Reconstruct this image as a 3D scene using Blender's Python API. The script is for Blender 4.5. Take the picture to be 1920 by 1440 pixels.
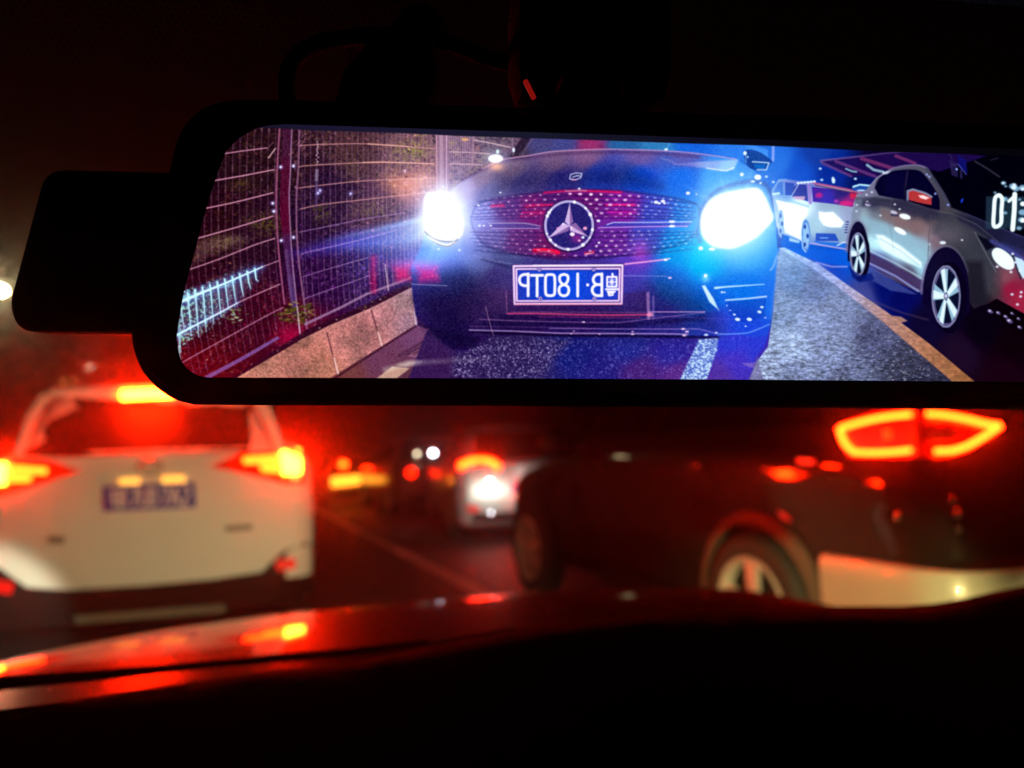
import bpy, bmesh, math, random
import numpy as np
from mathutils import Vector, Matrix

random.seed(5)
for _o in list(bpy.data.objects):
    bpy.data.objects.remove(_o, do_unlink=True)
scene = bpy.context.scene
COL = scene.collection
R = math.radians

# ---------------------------------------------------------------- camera: phone held in front of the mirror
CAM = Vector((0.0, 0.0, 1.10))
YAW, PITCH, ROLL = R(20.3), R(4.65), R(2.06)
FPX = 1500.0                                   # focal length in pixels of a 1920 wide frame
fwd = Vector((math.sin(YAW) * math.cos(PITCH), math.cos(YAW) * math.cos(PITCH), math.sin(PITCH)))
_r0 = Vector((math.cos(YAW), -math.sin(YAW), 0.0))
_u0 = _r0.cross(fwd)
right = _r0 * math.cos(ROLL) - _u0 * math.sin(ROLL)
up = _u0 * math.cos(ROLL) + _r0 * math.sin(ROLL)
cam_data = bpy.data.cameras.new('camera')
cam = bpy.data.objects.new('camera', cam_data)
COL.objects.link(cam)
cam.matrix_world = Matrix(((right.x, up.x, -fwd.x, CAM.x), (right.y, up.y, -fwd.y, CAM.y), (right.z, up.z, -fwd.z, CAM.z), (0, 0, 0, 1)))
cam_data.sensor_width = 36.0
cam_data.lens = FPX / 1920.0 * 36.0
cam_data.clip_start, cam_data.clip_end = 0.02, 400.0
cam_data.dof.use_dof = True
cam_data.dof.focus_distance = 0.252
cam_data.dof.aperture_fstop = 8.2
scene.camera = cam

# ---------------------------------------------------------------- night sky
world = bpy.data.worlds.new('World')
scene.world = world
world.use_nodes = True
_n, _l = world.node_tree.nodes, world.node_tree.links
_sky = _n.new('ShaderNodeTexSky')
_sky.sky_type = 'NISHITA'
_sky.sun_disc = False
_sky.sun_elevation = R(-4.0)
_sky.sun_rotation = R(200)
_bg = _n['Background']
_l.new(_sky.outputs['Color'], _bg.inputs['Color'])
_bg.inputs['Strength'].default_value = 0.01

scene.view_settings.view_transform = 'Standard'
scene.view_settings.look = 'None'
scene.view_settings.exposure = 0.0
scene.view_settings.gamma = 1.0
scene.view_settings.use_curve_mapping = False
scene.cycles.use_denoising = True
scene.cycles.max_bounces = 6
scene.cycles.glossy_bounces = 4
scene.cycles.diffuse_bounces = 3
scene.cycles.volume_bounces = 0
scene.cycles.transparent_max_bounces = 8
scene.cycles.sample_clamp_indirect = 6.0


# ---------------------------------------------------------------- measuring from the photograph
def ray(px, py):
    return fwd + right * ((px - 960.0) / FPX) + up * ((720.0 - py) / FPX)


def on_y(px, py, y):
    d = ray(px, py)
    return CAM + d * ((y - CAM.y) / d.y)


def on_x(px, py, x):
    d = ray(px, py)
    return CAM + d * ((x - CAM.x) / d.x)


def on_z(px, py, z):
    d = ray(px, py)
    return CAM + d * ((z - CAM.z) / d.z)


def at_depth(px, py, t):
    return CAM + ray(px, py) * t

# ---------------------------------------------------------------- lamps of the place: headlights of the queueing cars and one added flank light
def spot(name, loc, aim, watts, color, size=60, blend=0.6, radius=0.05):
    d = bpy.data.lights.new(name, 'SPOT')
    d.energy = watts
    d.color = color
    d.spot_size = R(size)
    d.spot_blend = blend
    d.shadow_soft_size = radius
    o = bpy.data.objects.new(name, d)
    COL.objects.link(o)
    o.location = loc
    o.rotation_euler = (Vector(aim) - Vector(loc)).to_track_quat('-Z', 'Y').to_euler()
    return o


WARM = (1.0, 0.82, 0.50)
spot('headlight_or_added_beam', (-0.32, 2.20, 0.66), (-1.30, 5.05, 0.18), 360, (1.0, 0.96, 0.68), 22, 0.35)
spot('headlight_or_added_beam', (0.98, 2.20, 0.66), (-0.30, 5.05, 0.62), 150, (1.0, 0.87, 0.42), 104, 1.0)
spot('headlight_or_added_beam', (2.70, -1.6, 0.62), (2.78, 2.1, 0.10), 1700, (1.0, 0.80, 0.30), 18, 0.6)
spot('headlight_or_added_beam', (3.95, -1.6, 0.62), (3.3, 2.1, 0.10), 300, (1.0, 0.82, 0.46), 18, 0.3)
spot('headlight_or_added_beam', (-0.90, -3.2, 0.74), (2.2, 2.50, 0.34), 2600, (1.0, 0.78, 0.28), 11, 0.7)  # added flank light; the driver's own car would block such a headlight
spot('headlight_or_added_beam', (2.72, 6.75, 0.66), (3.05, 9.0, 0.62), 130, (1.0, 0.97, 0.86), 44, 0.9)
HAZE = 0.0120
# ---------------------------------------------------------------------------
# the picture shown on the mirror's display: rear view at night, painted with numpy
# (coordinates are those of the flat picture itself; it is rectified onto the panel below)
# ---------------------------------------------------------------------------
SX0, SY0, SX1, SY1, SS = 310.0, 222.0, 2130.0, 730.0, 1.25
CW, CH = int((SX1 - SX0) * SS), int((SY1 - SY0) * SS)


class Canvas:
    def __init__(self):
        self.im = np.zeros((CH, CW, 3), np.float32)
        yy, xx = np.mgrid[0:CH, 0:CW].astype(np.float32)
        self.X = xx / SS + SX0
        self.Y = yy / SS + SY0
        self.rng = np.random.default_rng(11)

    def box(self, x0, y0, x1, y1):
        a = max(0, int((x0 - SX0) * SS)); b = min(CW, int((x1 - SX0) * SS) + 2)
        c = max(0, int((y0 - SY0) * SS)); d = min(CH, int((y1 - SY0) * SS) + 2)
        if b <= a or d <= c:
            return None
        return slice(c, d), slice(a, b)

    def mix(self, s, cov, color, mode='mix'):
        c = np.asarray(color, np.float32)
        if c.ndim == 1:
            c = c[None, None, :]
        m = cov[..., None].astype(np.float32)
        if mode == 'mix':
            self.im[s] = self.im[s] * (1 - m) + c * m
        elif mode == 'add':
            self.im[s] = self.im[s] + c * m
        elif mode == 'screen':
            b = np.clip(self.im[s], 0, 255) / 255.0
            self.im[s] = 255.0 * (1 - (1 - b) * (1 - np.clip(c / 255.0, 0, 1) * m))
        elif mode == 'mul':
            self.im[s] = self.im[s] * (1 - m + m * c)

    def polycov(self, pts, soft):
        p = np.asarray(pts, np.float32)
        pad = soft + 1
        s = self.box(p[:, 0].min() - pad, p[:, 1].min() - pad, p[:, 0].max() + pad, p[:, 1].max() + pad)
        if s is None:
            return None, None
        x, y = self.X[s], self.Y[s]
        inside = np.zeros(x.shape, bool)
        d2 = np.full(x.shape, 1e9, np.float32)
        n = len(p)
        for i in range(n):
            ax, ay = p[i]; bx, by = p[(i + 1) % n]
            if ay != by:
                c = (ay > y) != (by > y)
                xi = (bx - ax) * (y - ay) / (by - ay) + ax
                inside ^= c & (x < xi)
            dx, dy = bx - ax, by - ay
            L = dx * dx + dy * dy + 1e-9
            t = np.clip(((x - ax) * dx + (y - ay) * dy) / L, 0, 1)
            d2 = np.minimum(d2, (x - ax - t * dx) ** 2 + (y - ay - t * dy) ** 2)
        d = np.sqrt(d2) * np.where(inside, 1, -1)
        return s, np.clip(0.5 + d / max(soft, 0.3), 0, 1)

    def poly(self, pts, color, a=1.0, soft=1.2, mode='mix', smooth=False):
        if smooth:
            pts = spl(pts, 8, True)
        s, cov = self.polycov(pts, soft)
        if s is None:
            return
        if callable(color):
            color = color(self.X[s], self.Y[s])
        self.mix(s, cov * a, color, mode)

    def stroke(self, pts, w, color, a=1.0, soft=1.0, mode='mix', w2=None, smooth=False, a2=None):
        if smooth:
            pts = spl(pts, 8)
        p = np.asarray(pts, np.float32)
        w2 = w if w2 is None else w2
        a2 = a if a2 is None else a2
        pad = max(w, w2) + soft + 1
        s = self.box(p[:, 0].min() - pad, p[:, 1].min() - pad, p[:, 0].max() + pad, p[:, 1].max() + pad)
        if s is None:
            return
        x, y = self.X[s], self.Y[s]
        cov = np.zeros(x.shape, np.float32)
        n = len(p) - 1
        for i in range(n):
            ax, ay = p[i]; bx, by = p[i + 1]
            dx, dy = bx - ax, by - ay
            t = np.clip(((x - ax) * dx + (y - ay) * dy) / (dx * dx + dy * dy + 1e-9), 0, 1)
            d = np.sqrt((x - ax - t * dx) ** 2 + (y - ay - t * dy) ** 2)
            f = (i + t) / n
            hw = (w + (w2 - w) * f) * 0.5
            c = np.clip(0.5 + (hw - d) / soft, 0, 1) * np.clip(hw * 2 / 0.8, 0, 1) * (a + (a2 - a) * f)
            cov = np.maximum(cov, c)
        self.mix(s, cov, color, mode)

    def glow(self, cx, cy, rx, ry, color, a=1.0, rot=0.0, p=2.0, mode='screen', k=1.0, reach=3.2):
        r = max(rx, ry) * reach
        s = self.box(cx - r, cy - r, cx + r, cy + r)
        if s is None:
            return
        x, y = self.X[s] - cx, self.Y[s] - cy
        c, sn = math.cos(rot), math.sin(rot)
        u, v = (x * c + y * sn) / rx, (-x * sn + y * c) / ry
        q = np.sqrt(u * u + v * v)
        self.mix(s, a * np.exp(-k * q ** p), color, mode)

    def dot(self, cx, cy, r, color, a=1.0, ry=None, soft=1.2, rot=0.0):
        ry = r if ry is None else ry
        t = np.linspace(0, 2 * math.pi, 15)[:-1]
        c, s = math.cos(rot), math.sin(rot)
        pts = [(cx + r * math.cos(q) * c - ry * math.sin(q) * s, cy + r * math.cos(q) * s + ry * math.sin(q) * c) for q in t]
        self.poly(pts, color, a, soft)

    def noise(self, s, cx, cy, seed):
        """smooth value noise with cells of cx by cy picture units"""
        r = np.random.default_rng(seed)
        x, y = (self.X[s] - SX0) / cx, (self.Y[s] - SY0) / cy
        gw, gh = int((SX1 - SX0) / cx) + 3, int((SY1 - SY0) / cy) + 3
        g = r.random((gh, gw)).astype(np.float32)
        xi, yi = x.astype(int), y.astype(int)
        fx, fy = x - xi, y - yi
        fx = fx * fx * (3 - 2 * fx); fy = fy * fy * (3 - 2 * fy)
        return (g[yi, xi] * (1 - fx) + g[yi, xi + 1] * fx) * (1 - fy) + (g[yi + 1, xi] * (1 - fx) + g[yi + 1, xi + 1] * fx) * fy


def spl(pts, n=8, closed=False):
    p = [np.array(q, float) for q in pts]
    m = len(p)
    out = []
    for i in range(m if closed else m - 1):
        if closed:
            a, b, c, d = p[i - 1], p[i], p[(i + 1) % m], p[(i + 2) % m]
        else:
            a, b, c, d = p[max(i - 1, 0)], p[i], p[i + 1], p[min(i + 2, m - 1)]
        for j in range(n):
            t = j / n
            out.append(tuple(0.5 * ((2 * b) + (-a + c) * t + (2 * a - 5 * b + 4 * c - d) * t * t + (-a + 3 * b - 3 * c + d) * t ** 3)))
    if not closed:
        out.append(tuple(p[-1]))
    return out


def soften(a, r):
    """three box blurs, close to a gaussian of about R canvas pixels"""
    k = max(1, int(round(r)))
    for _ in range(3):
        for ax in (0, 1):
            pad = [(0, 0)] * a.ndim
            pad[ax] = (k + 1, k)
            c = np.cumsum(np.pad(a, pad, mode='edge'), axis=ax, dtype=np.float64)
            n = a.shape[ax]
            hi = np.take(c, np.arange(2 * k + 1, 2 * k + 1 + n), axis=ax)
            lo = np.take(c, np.arange(0, n), axis=ax)
            a = ((hi - lo) / (2 * k + 1)).astype(np.float32)
    return a


def ramp(v, stops):
    """piecewise linear colour ramp over an array"""
    ks = [s[0] for s in stops]
    return np.stack([np.interp(v, ks, [s[1][i] for s in stops]) for i in range(3)], -1).astype(np.float32)


def blobgrad(x, y, items):
    """colours at points, blended by inverse distance: [(px, py, colour), ...]"""
    num = np.zeros(x.shape + (3,), np.float32); den = np.zeros(x.shape, np.float32)
    for px, py, c in items:
        w = 1.0 / (((x - px) ** 2 + (y - py) ** 2) / 100.0 + 1.0) ** 2.0
        num += w[..., None] * np.asarray(c, np.float32); den += w
    return num / den[..., None]


def paint_screen():
    C = Canvas()
    X, Y = C.X, C.Y
    full = (slice(0, CH), slice(0, CW))
    rng = C.rng
    # ---- backdrop: dark planting behind the fence on the left, night sky on the right
    C.im[:] = blobgrad(X, Y, [
        (340, 300, (30, 12, 20)), (400, 420, (44, 12, 24)), (360, 600, (52, 12, 26)), (380, 690, (80, 6, 22)),
        (470, 300, (44, 20, 28)), (480, 440, (46, 16, 36)), (470, 600, (66, 8, 32)), (560, 300, (52, 24, 36)),
        (600, 400, (44, 16, 52)), (620, 350, (46, 20, 50)), (600, 520, (50, 14, 66)), (560, 610, (90, 10, 44)),
        (660, 280, (80, 48, 52)), (700, 400, (84, 46, 72)), (680, 480, (56, 36, 100)), (720, 520, (60, 30, 92)),
        (760, 300, (118, 78, 88)), (790, 330, (150, 92, 96)), (860, 290, (140, 104, 128)), (930, 270, (118, 96, 116)),
        (960, 300, (110, 80, 110)), (1460, 300, (36, 110, 205)), (1500, 320, (18, 78, 190)), (1560, 320, (10, 42, 150)),
        (1620, 340, (10, 24, 96)), (1530, 290, (22, 62, 160)), (1650, 300, (18, 10, 48)), (1720, 300, (12, 8, 36)),
        (1800, 300, (7, 6, 22)), (1880, 320, (6, 5, 18)), (2000, 400, (6, 6, 16)), (1900, 450, (8, 8, 18))])
    # mottled leaves
    left = C.box(315, 235, 985, 712)
    n1 = C.noise(left, 5, 4, 1); n2 = C.noise(left, 2.4, 2.2, 2); n3 = C.noise(left, 30, 26, 3); n4 = C.noise(left, 1.6, 1.6, 4)
    x, y = X[left], Y[left]
    leaf = np.clip((n1 * 0.5 + n2 * 0.6 + n4 * 0.3 - 0.80) * 5, 0, 1) * np.clip((n3 - 0.32) * 3.2, 0, 1)
    C.mix(left, leaf * 0.40, blobgrad(x, y, [(400, 330, (96, 66, 38)), (480, 430, (110, 96, 36)), (420, 600, (140, 70, 60)), (380, 660, (150, 60, 60)),
                                             (600, 430, (110, 84, 60)), (640, 470, (120, 80, 150)), (770, 280, (170, 160, 70)), (700, 390, (150, 110, 80)), (680, 520, (150, 90, 150))]))
    dark = np.clip((0.47 - n1 * 0.45 - n2 * 0.5) * 5, 0, 1)
    C.mix(left, dark * 0.34, (18, 6, 26))
    for cx, cy, rx, ry, col, a in [(775, 280, 32, 18, (150, 140, 60), .55), (655, 325, 26, 14, (110, 80, 60), .35), (700, 395, 40, 18, (120, 105, 60), .35),
                                   (600, 400, 20, 22, (84, 74, 38), .5), (500, 418, 30, 18, (110, 98, 36), .5), (455, 345, 24, 12, (92, 70, 36), .4),
                                   (420, 452, 26, 18, (110, 96, 50), .32), (560, 590, 26, 22, (120, 110, 30), .22), (735, 340, 26, 18, (190, 110, 80), .35)]:
        s = C.box(cx - 3 * rx, cy - 3 * ry, cx + 3 * rx, cy + 3 * ry)
        q = np.exp(-(((X[s] - cx) / rx) ** 2 + ((Y[s] - cy) / ry) ** 2))
        tex = np.clip((C.noise(s, 4, 3.4, 21) * .6 + C.noise(s, 1.9, 1.9, 22) * .6 - .42) * 3.2, 0, 1)
        C.mix(s, q * tex * a * 1.5, col)
    # tiny twigs and leaf glints
    for _ in range(420):
        px, py = rng.uniform(345, 815), rng.uniform(262, 640)
        if py > 700 - (px - 400) * .42:
            continue
        L, t = rng.uniform(2, 6), rng.uniform(0, math.pi)
        b = rng.uniform(.12, .5)
        C.stroke([(px, py), (px + L * math.cos(t), py + L * .6 * math.sin(t))], rng.uniform(.8, 1.9), (190, 150, 150) if px < 600 else (200, 160, 190), b, 1.0)
    for _ in range(900):
        px, py = rng.uniform(340, 815), rng.uniform(250, 650)
        if py > 640 - (px - 480) * .42:
            continue
        u = C.im[int((py - SY0) * SS), int((px - SX0) * SS)]
        k = rng.uniform(1.2, 2.3) if rng.random() < .6 else rng.uniform(.2, .6)
        C.dot(px, py, rng.uniform(1.2, 4.2), np.clip(u * k + (6, 4, 4), 0, 230), rng.uniform(.4, .9), rng.uniform(.8, 2.2), 1.4, rng.uniform(-1, 1))
    # lit patch of shrubs behind the wire at lower left
    for _ in range(420):
        u = rng.random(); px = 336 + u * 140 * rng.random() ** .6
        top = 556 - (px - 340) * .42; bot = 652 - (px - 336) * .60
        py = rng.uniform(top - 8, bot)
        if py > bot:
            continue
        b = rng.uniform(.25, .85) * (1.1 - (px - 335) / 190)
        col = [(150, 235, 245), (190, 250, 250), (120, 200, 190), (150, 220, 150)][rng.integers(4)]
        C.dot(px, py, rng.uniform(1, 2.9), col, max(b, .1), rng.uniform(.8, 2.2), 1.4, rng.uniform(0, 3))
    for _ in range(150):
        px = rng.uniform(336, 560); py = rng.uniform(610, 700) - (px - 336) * .28
        C.dot(px, py, rng.uniform(.8, 2.4), [(200, 120, 110), (150, 110, 80), (220, 180, 160), (110, 90, 40)][rng.integers(4)], rng.uniform(.15, .6), rng.uniform(.7, 1.5), 1.2, rng.uniform(0, 3))
    # ---- welded mesh fence
    def bow(x0, y):
        return x0 + max(0, y - 430) ** 2 * 4.6e-4 + max(0, 330 - y) ** 2 * 2.5e-4
    topf = lambda x: 233 + 0 * x
    k = 0
    for i in range(-7, 8):
        x0 = 422.4 + 13.25 * i
        ys = np.linspace(238, 700, 26)
        pts = [(bow(x0, q), q) for q in ys if q < 706 - (bow(x0, q) - 385) * .53]
        if len(pts) > 2:
            C.stroke(pts, 1.7, (128, 84, 112), .5, 1.6)
            for q in pts[::2]:
                if rng.random() < .2:
                    C.stroke([q, (q[0], q[1] + 9)], 1.5, (190, 140, 170), .4, 1.4)
    H = [([(418, 288), (460, 282), (500, 277)], .85), ([(398, 339), (450, 330), (513, 318)], .95), ([(382, 391), (440, 379), (512, 361)], .95), ([(366, 448), (440, 427), (512, 405)], .95),
         ([(350, 507), (410, 486), (475, 460), (515, 447)], .85), ([(336, 568), (420, 532), (491, 501), (522, 489)], .7), ([(328, 630), (390, 597), (445, 568), (524, 533)], .8), ([(334, 684), (420, 636), (500, 592), (530, 577)], .65)]
    for pts, a in H:
        C.stroke(pts, 2.7, (96, 40, 120), a * .5, 2.2, smooth=True)
        C.stroke(pts, 1.9, (226, 160, 176), a, 1.1, smooth=True)
    xs = [566, 571, 582, 593.5, 606, 619, 629, 640, 650, 660, 671, 681, 690, 699, 709, 717, 724.5, 733.5, 742, 750] + [757 + 7.2 * i for i in range(8)]
    for x0 in xs:
        lim = 606 - (x0 - 575) * .43
        pts = [(x0 + max(0, q - 430) ** 2 * 3.2e-4, q) for q in np.linspace(240, lim, 22)]
        u = (x0 - 566) / 250
        C.stroke(pts, 1.6, (112 + 70 * u, 76 + 52 * u, 118 + 30 * u), .5, 1.6)
        for q in pts:
            if rng.random() < .3:
                C.stroke([q, (q[0], q[1] + 12)], 1.3, (190, 140, 180), .3, 1.4)
    G = [[(562, 273), (580, 271.5), (670, 269), (737, 272.4), (815, 278.7)], [(560, 313), (580, 310), (683, 304.5), (742, 304), (813, 307)],
         [(562, 352), (580, 349.7), (657, 341), (706, 337.7), (813, 333.8)], [(562, 392), (603, 383.4), (688, 373.5), (753, 366), (800, 361)],
         [(562, 435), (616, 424), (688, 409.6), (760, 399)], [(564, 477), (580, 472), (670, 451), (745, 431)], [(568, 519), (616, 504), (690, 483)], [(572, 561), (580, 557), (692, 517)]]
    for i, pts in enumerate(G):
        C.stroke(pts, 1.9, (214, 150, 150) if i < 4 else (176, 130, 190), .8 if i < 4 else .65, 1.1, smooth=True)
    C.stroke([(680, 304.5), (720, 303.6), (813, 307)], 2.2, (240, 180, 160), .8, 1.1)
    C.stroke([(690, 269.5), (737, 272.4), (770, 275)], 2, (240, 180, 160), .7, 1.1)
    # blurred dense mesh between the second post and the rail
    for i in range(11):
        x0 = 842 + i * 4.3
        C.stroke([(x0, 252), (x0 - 1, 332 - i * 1.5)], 1.3, (190, 160, 190), .5, 1.4)
    C.stroke([(842, 284), (860, 285), (888, 286), (918, 288)], 2, (222, 180, 190), .8)
    C.stroke([(842, 307), (860, 307), (903, 309)], 2, (222, 180, 190), .8)
    C.stroke([(888, 262), (925, 269), (957, 276)], 2.2, (226, 190, 200), .8)
    C.stroke([(888, 255), (886, 310)], 3, (170, 130, 150), .8)
    C.dot(872, 261, 7, (250, 190, 120), .7, 3, 3)
    C.dot(895, 278, 4, (170, 110, 110), .6, 5, 3)
    # chain and label on the second panel
    for i in range(11):
        C.dot(594.5 + rng.uniform(-2, 2), 266 + i * 4.1, 1.6, (215, 180, 200), rng.uniform(.4, .95), 1.7)
        C.dot(606 + rng.uniform(-2, 2), 256 + i * 3.8, 1.3, (170, 120, 130), rng.uniform(.2, .6), 1.5)
    C.poly([(591, 317), (597, 316), (596, 340), (590, 340)], (150, 130, 160), .7)
    C.poly([(591, 342), (596, 342), (595, 385), (591, 385)], (96, 70, 120), .7)
    # second, farther post
    C.poly([(817, 250), (843, 252), (841, 360), (820, 360)], (150, 112, 136), .75, 2)
    C.stroke([(818, 250), (819, 360)], 2.2, (214, 160, 176), .8)
    C.stroke([(827, 250), (828, 360)], 7, (188, 152, 172), .7, 2)
    C.stroke([(837, 250), (837, 360)], 2, (220, 180, 210), .8)
    # near post with its two flanges
    C.stroke([(524, 238), (519, 324), (518, 394), (522, 470), (533, 570)], 3.2, (156, 84, 120), .95, 1.2, smooth=True)
    C.poly(spl([(530, 238), (526, 324), (525, 394), (531, 460), (546, 575)], 6) + spl([(566, 640), (554.7, 557.5), (545.6, 460), (542, 376), (544, 324), (547, 238)], 6),
           lambda x, y: blobgrad(x, y, [(538, 260, (74, 30, 60)), (535, 340, (84, 20, 52)), (533, 410, (92, 16, 52)), (540, 470, (74, 34, 80)), (550, 560, (84, 50, 104)), (560, 620, (90, 30, 60))]), 1, 1.4)
    C.stroke([(547, 238), (544, 324), (542, 376), (546.5, 470), (554.7, 557), (563, 636)], 2.2, (190, 150, 190), .75, 1.3, smooth=True)
    C.stroke([(536, 470), (545, 560)], 5, (132, 100, 150), .4, 4)
    C.stroke([(561, 238), (559, 317), (555.5, 376), (558, 470), (571, 577), (575, 616)], 3.4, (138, 90, 124), .9, 1.2, smooth=True)
    for px, py in [(526, 313), (550, 311), (511, 381), (527, 451), (550, 445), (513, 396), (657, 363), (600, 357), (596, 362)]:
        C.glow(px, py, 4, 4, (150, 150, 255), .7)
        C.dot(px, py, 2.3 if px < 560 else 1.7, (240, 235, 255), .95)
    # frayed leaves at the post's head
    for _ in range(26):
        px, py = rng.uniform(548, 580), rng.uniform(244, 292)
        C.stroke([(px, py), (px - rng.uniform(3, 8), py + rng.uniform(3, 10))], 1.6, (170, 110, 120), rng.uniform(.2, .7), 1.2)
    C.stroke([(503, 296), (516, 278)], 2.4, (214, 170, 176), .9)
    C.stroke([(500, 280), (512, 266)], 1.5, (150, 100, 110), .7)
    # overexposed wires at lower left
    C.poly([(332, 560), (470, 500), (492, 502), (450, 566), (334, 640)], (70, 140, 190), .34, 26, 'screen')
    for pts, w in [([(336, 567), (380, 548), (420, 532), (470, 510), (492, 500)], 5.5), ([(330, 629), (372, 607), (410, 588), (446, 568)], 4.2)]:
        C.stroke(pts, w * 3.2, (40, 90, 220), .5, w * 3, 'screen', w * .6)
        C.stroke(pts, w, (206, 246, 255), 1, 1.6, 'mix', w * .35)
    for i in range(11):
        x0 = 337 + i * 14.0
        yt = 566 - (x0 - 337) * .43
        L = [48, 70, 78, 74, 66, 58, 50, 44, 38, 30, 22][i]
        C.stroke([(x0, yt - 14 + i), (x0 + 3, yt + 18), (x0 + 7, yt + L)], 7.5, (60, 120, 220), .34, 5, 'screen', 2)
        C.stroke([(x0, yt - 12 + i), (x0 + 3, yt + 18), (x0 + 7, yt + L)], 3.6, (196, 246, 252), .95, 1.4, 'mix', 1.2)
    for i in range(3):
        C.stroke([(334, 600 + i * 26), (338, 640 + i * 20)], 4, (170, 230, 240), .6, 2)
    C.stroke([(410, 540), (425, 536), (440, 526)], 2, (150, 220, 240), .7)
    # leaf sprig at the post's foot and in front of the wire
    for bx, by, nlf, sc, cols in [(556, 588, 70, 1.25, [(120, 104, 50), (88, 80, 30), (64, 54, 26), (150, 130, 76), (46, 30, 26)]), (440, 592, 18, .85, [(200, 220, 170), (150, 180, 110), (110, 130, 70)])]:
        for _ in range(nlf):
            t = rng.uniform(0, 2 * math.pi); r = rng.uniform(2, 27) * sc
            px, py = bx + r * math.cos(t) * 1.15, by + r * math.sin(t) * .62
            C.dot(px, py, rng.uniform(2.5, 6.5) * sc, cols[rng.integers(len(cols))], rng.uniform(.45, .9), rng.uniform(1, 2.2) * sc, 1.2, rng.uniform(-.5, .5))
    C.glow(545, 630, 30, 20, (190, 0, 40), .55)
    C.stroke([(557, 575), (563, 632)], 2.2, (210, 180, 200), .8, 1.2)
    # ---- soil strip, base rail, kerb blocks, near ground
    C.poly([(430, 712), (575, 618), (695, 567), (770, 528), (772, 545), (696, 584), (580, 632), (450, 712)], (52, 16, 38), .9, 3)
    C.stroke([(386, 709), (455, 672), (520, 634)], 8, (124, 84, 150), .9, 1.6, 'mix', 6)
    C.stroke([(572, 608), (640, 576), (688, 551), (730, 536), (772, 520)], 5, (160, 120, 160), .85, 1.6, 'mix', 4)
    for _ in range(60):
        px = rng.uniform(400, 770); py = 700 - (px - 430) * .505 + rng.uniform(-4, 14)
        C.dot(px, py, rng.uniform(1, 3), [(150, 90, 90), (100, 30, 60), (210, 180, 170), (140, 120, 60)][rng.integers(4)], rng.uniform(.3, .8), rng.uniform(.8, 1.6), 1.2)
    C.poly([(440, 726), (623, 706.5), (713, 650), (779, 609), (812, 622), (832, 646), (900, 650), (900, 726)],
           lambda x, y: blobgrad(x, y, [(640, 705, (120, 66, 66)), (720, 665, (112, 62, 92)), (780, 630, (118, 70, 110)), (800, 660, (108, 62, 104)), (850, 690, (66, 40, 92)), (760, 705, (96, 54, 74))]), 1, 2)
    kerb = [(430, 722), (446, 707), (560, 640), (616, 611.6), (695.6, 578), (740, 556), (771, 539.5), (778, 590), (780, 609), (713.6, 650.6), (623, 706.5), (600, 722)]
    C.poly(kerb, lambda x, y: blobgrad(x, y, [(480, 705, (186, 120, 96)), (560, 670, (182, 108, 92)), (600, 690, (184, 112, 86)), (650, 640, (186, 112, 106)), (690, 620, (178, 104, 106)),
                                             (720, 590, (184, 118, 126)), (760, 570, (176, 130, 140)), (770, 600, (160, 116, 140))]), 1, 1.4)
    s = C.box(430, 530, 900, 724)
    _, kc = C.polycov(kerb, 1.5)
    ks, _ = C.polycov(kerb, 1.5)
    g = C.noise(ks, 1.7, 1.7, 31) * .6 + C.noise(ks, 3.4, 3.4, 32) * .4 + C.noise(ks, 26, 20, 33) * .5 - .75
    C.im[ks] = C.im[ks] * (1 + (kc * g * .62)[..., None])
    for _ in range(70):
        px = rng.uniform(460, 775); py = 712 - (px - 440) * .50 + rng.uniform(-2, 60) * (1 - (px - 440) / 900)
        ii, jj = int((py - SY0) * SS), int((px - SX0) * SS)
        if 0 <= ii < CH:
            C.dot(px, py, rng.uniform(1, 5), np.clip(C.im[ii, jj] * rng.uniform(.6, 1.15), 0, 255), .4, rng.uniform(1, 3), 3, rng.uniform(-1, 1))
    for a, b in [((613, 625), (632, 702)), ((696, 581), (714, 650))]:
        m = ((a[0] * .55 + b[0] * .45 + 1.5), (a[1] + b[1]) / 2)
        C.stroke([a, m], 2.4, (96, 40, 56), .85, 1.3)
        C.stroke([m, b], 2.4, (112, 60, 70), .8, 1.3, w2=1.6)
        C.stroke([(m[0] + 3, m[1] + 8), (b[0] + 1.5, b[1] - 2)], 3, (236, 200, 190), .85, 1.4, w2=4)
    grey = C.im[ks].mean(-1, keepdims=True) * np.array([1.14, .93, .93], np.float32)
    C.im[ks] = C.im[ks] * (1 - kc[..., None] * .35) + grey * kc[..., None] * .35
    C.stroke([(560, 640), (616, 612), (696, 578), (771, 540)], 2.2, (214, 160, 150), .5, 1.6)
    C.stroke([(773, 541), (779, 566), (778, 590), (780, 608)], 4.5, (206, 176, 196), .9, 1.6)
    C.stroke([(628, 709), (714, 653), (779, 612)], 4, (60, 20, 40), .75, 2.5)
    # markings and shade stripes beside the kerb
    C.poly([(704, 711), (735, 687.6), (768, 691), (742, 711)], (204, 170, 150), .85, 1.6)
    C.poly([(762, 668), (815, 634), (834, 647), (790, 674)], (176, 116, 140), .5, 4)
    for i in range(4):
        C.stroke([(748 + i * 14, 668 - i * 2), (800 + i * 9, 636 + i * 3)], 4, (62, 26, 52), .55, 3)
    # ---- road surface and deep shade under the dark car
    C.poly([(800, 620), (1470, 600), (1440, 726), (760, 726)], lambda x, y: blobgrad(x, y, [
        (830, 690, (60, 30, 84)), (880, 660, (52, 34, 92)), (960, 660, (56, 42, 100)), (1000, 700, (44, 36, 100)), (1080, 670, (30, 34, 120)), (1120, 700, (40, 34, 124)),
        (1180, 650, (40, 44, 140)), (1200, 700, (74, 38, 122)), (1260, 660, (48, 40, 150)), (1270, 705, (92, 46, 136)), (1370, 690, (66, 48, 170))]), 1, 3)
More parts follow.
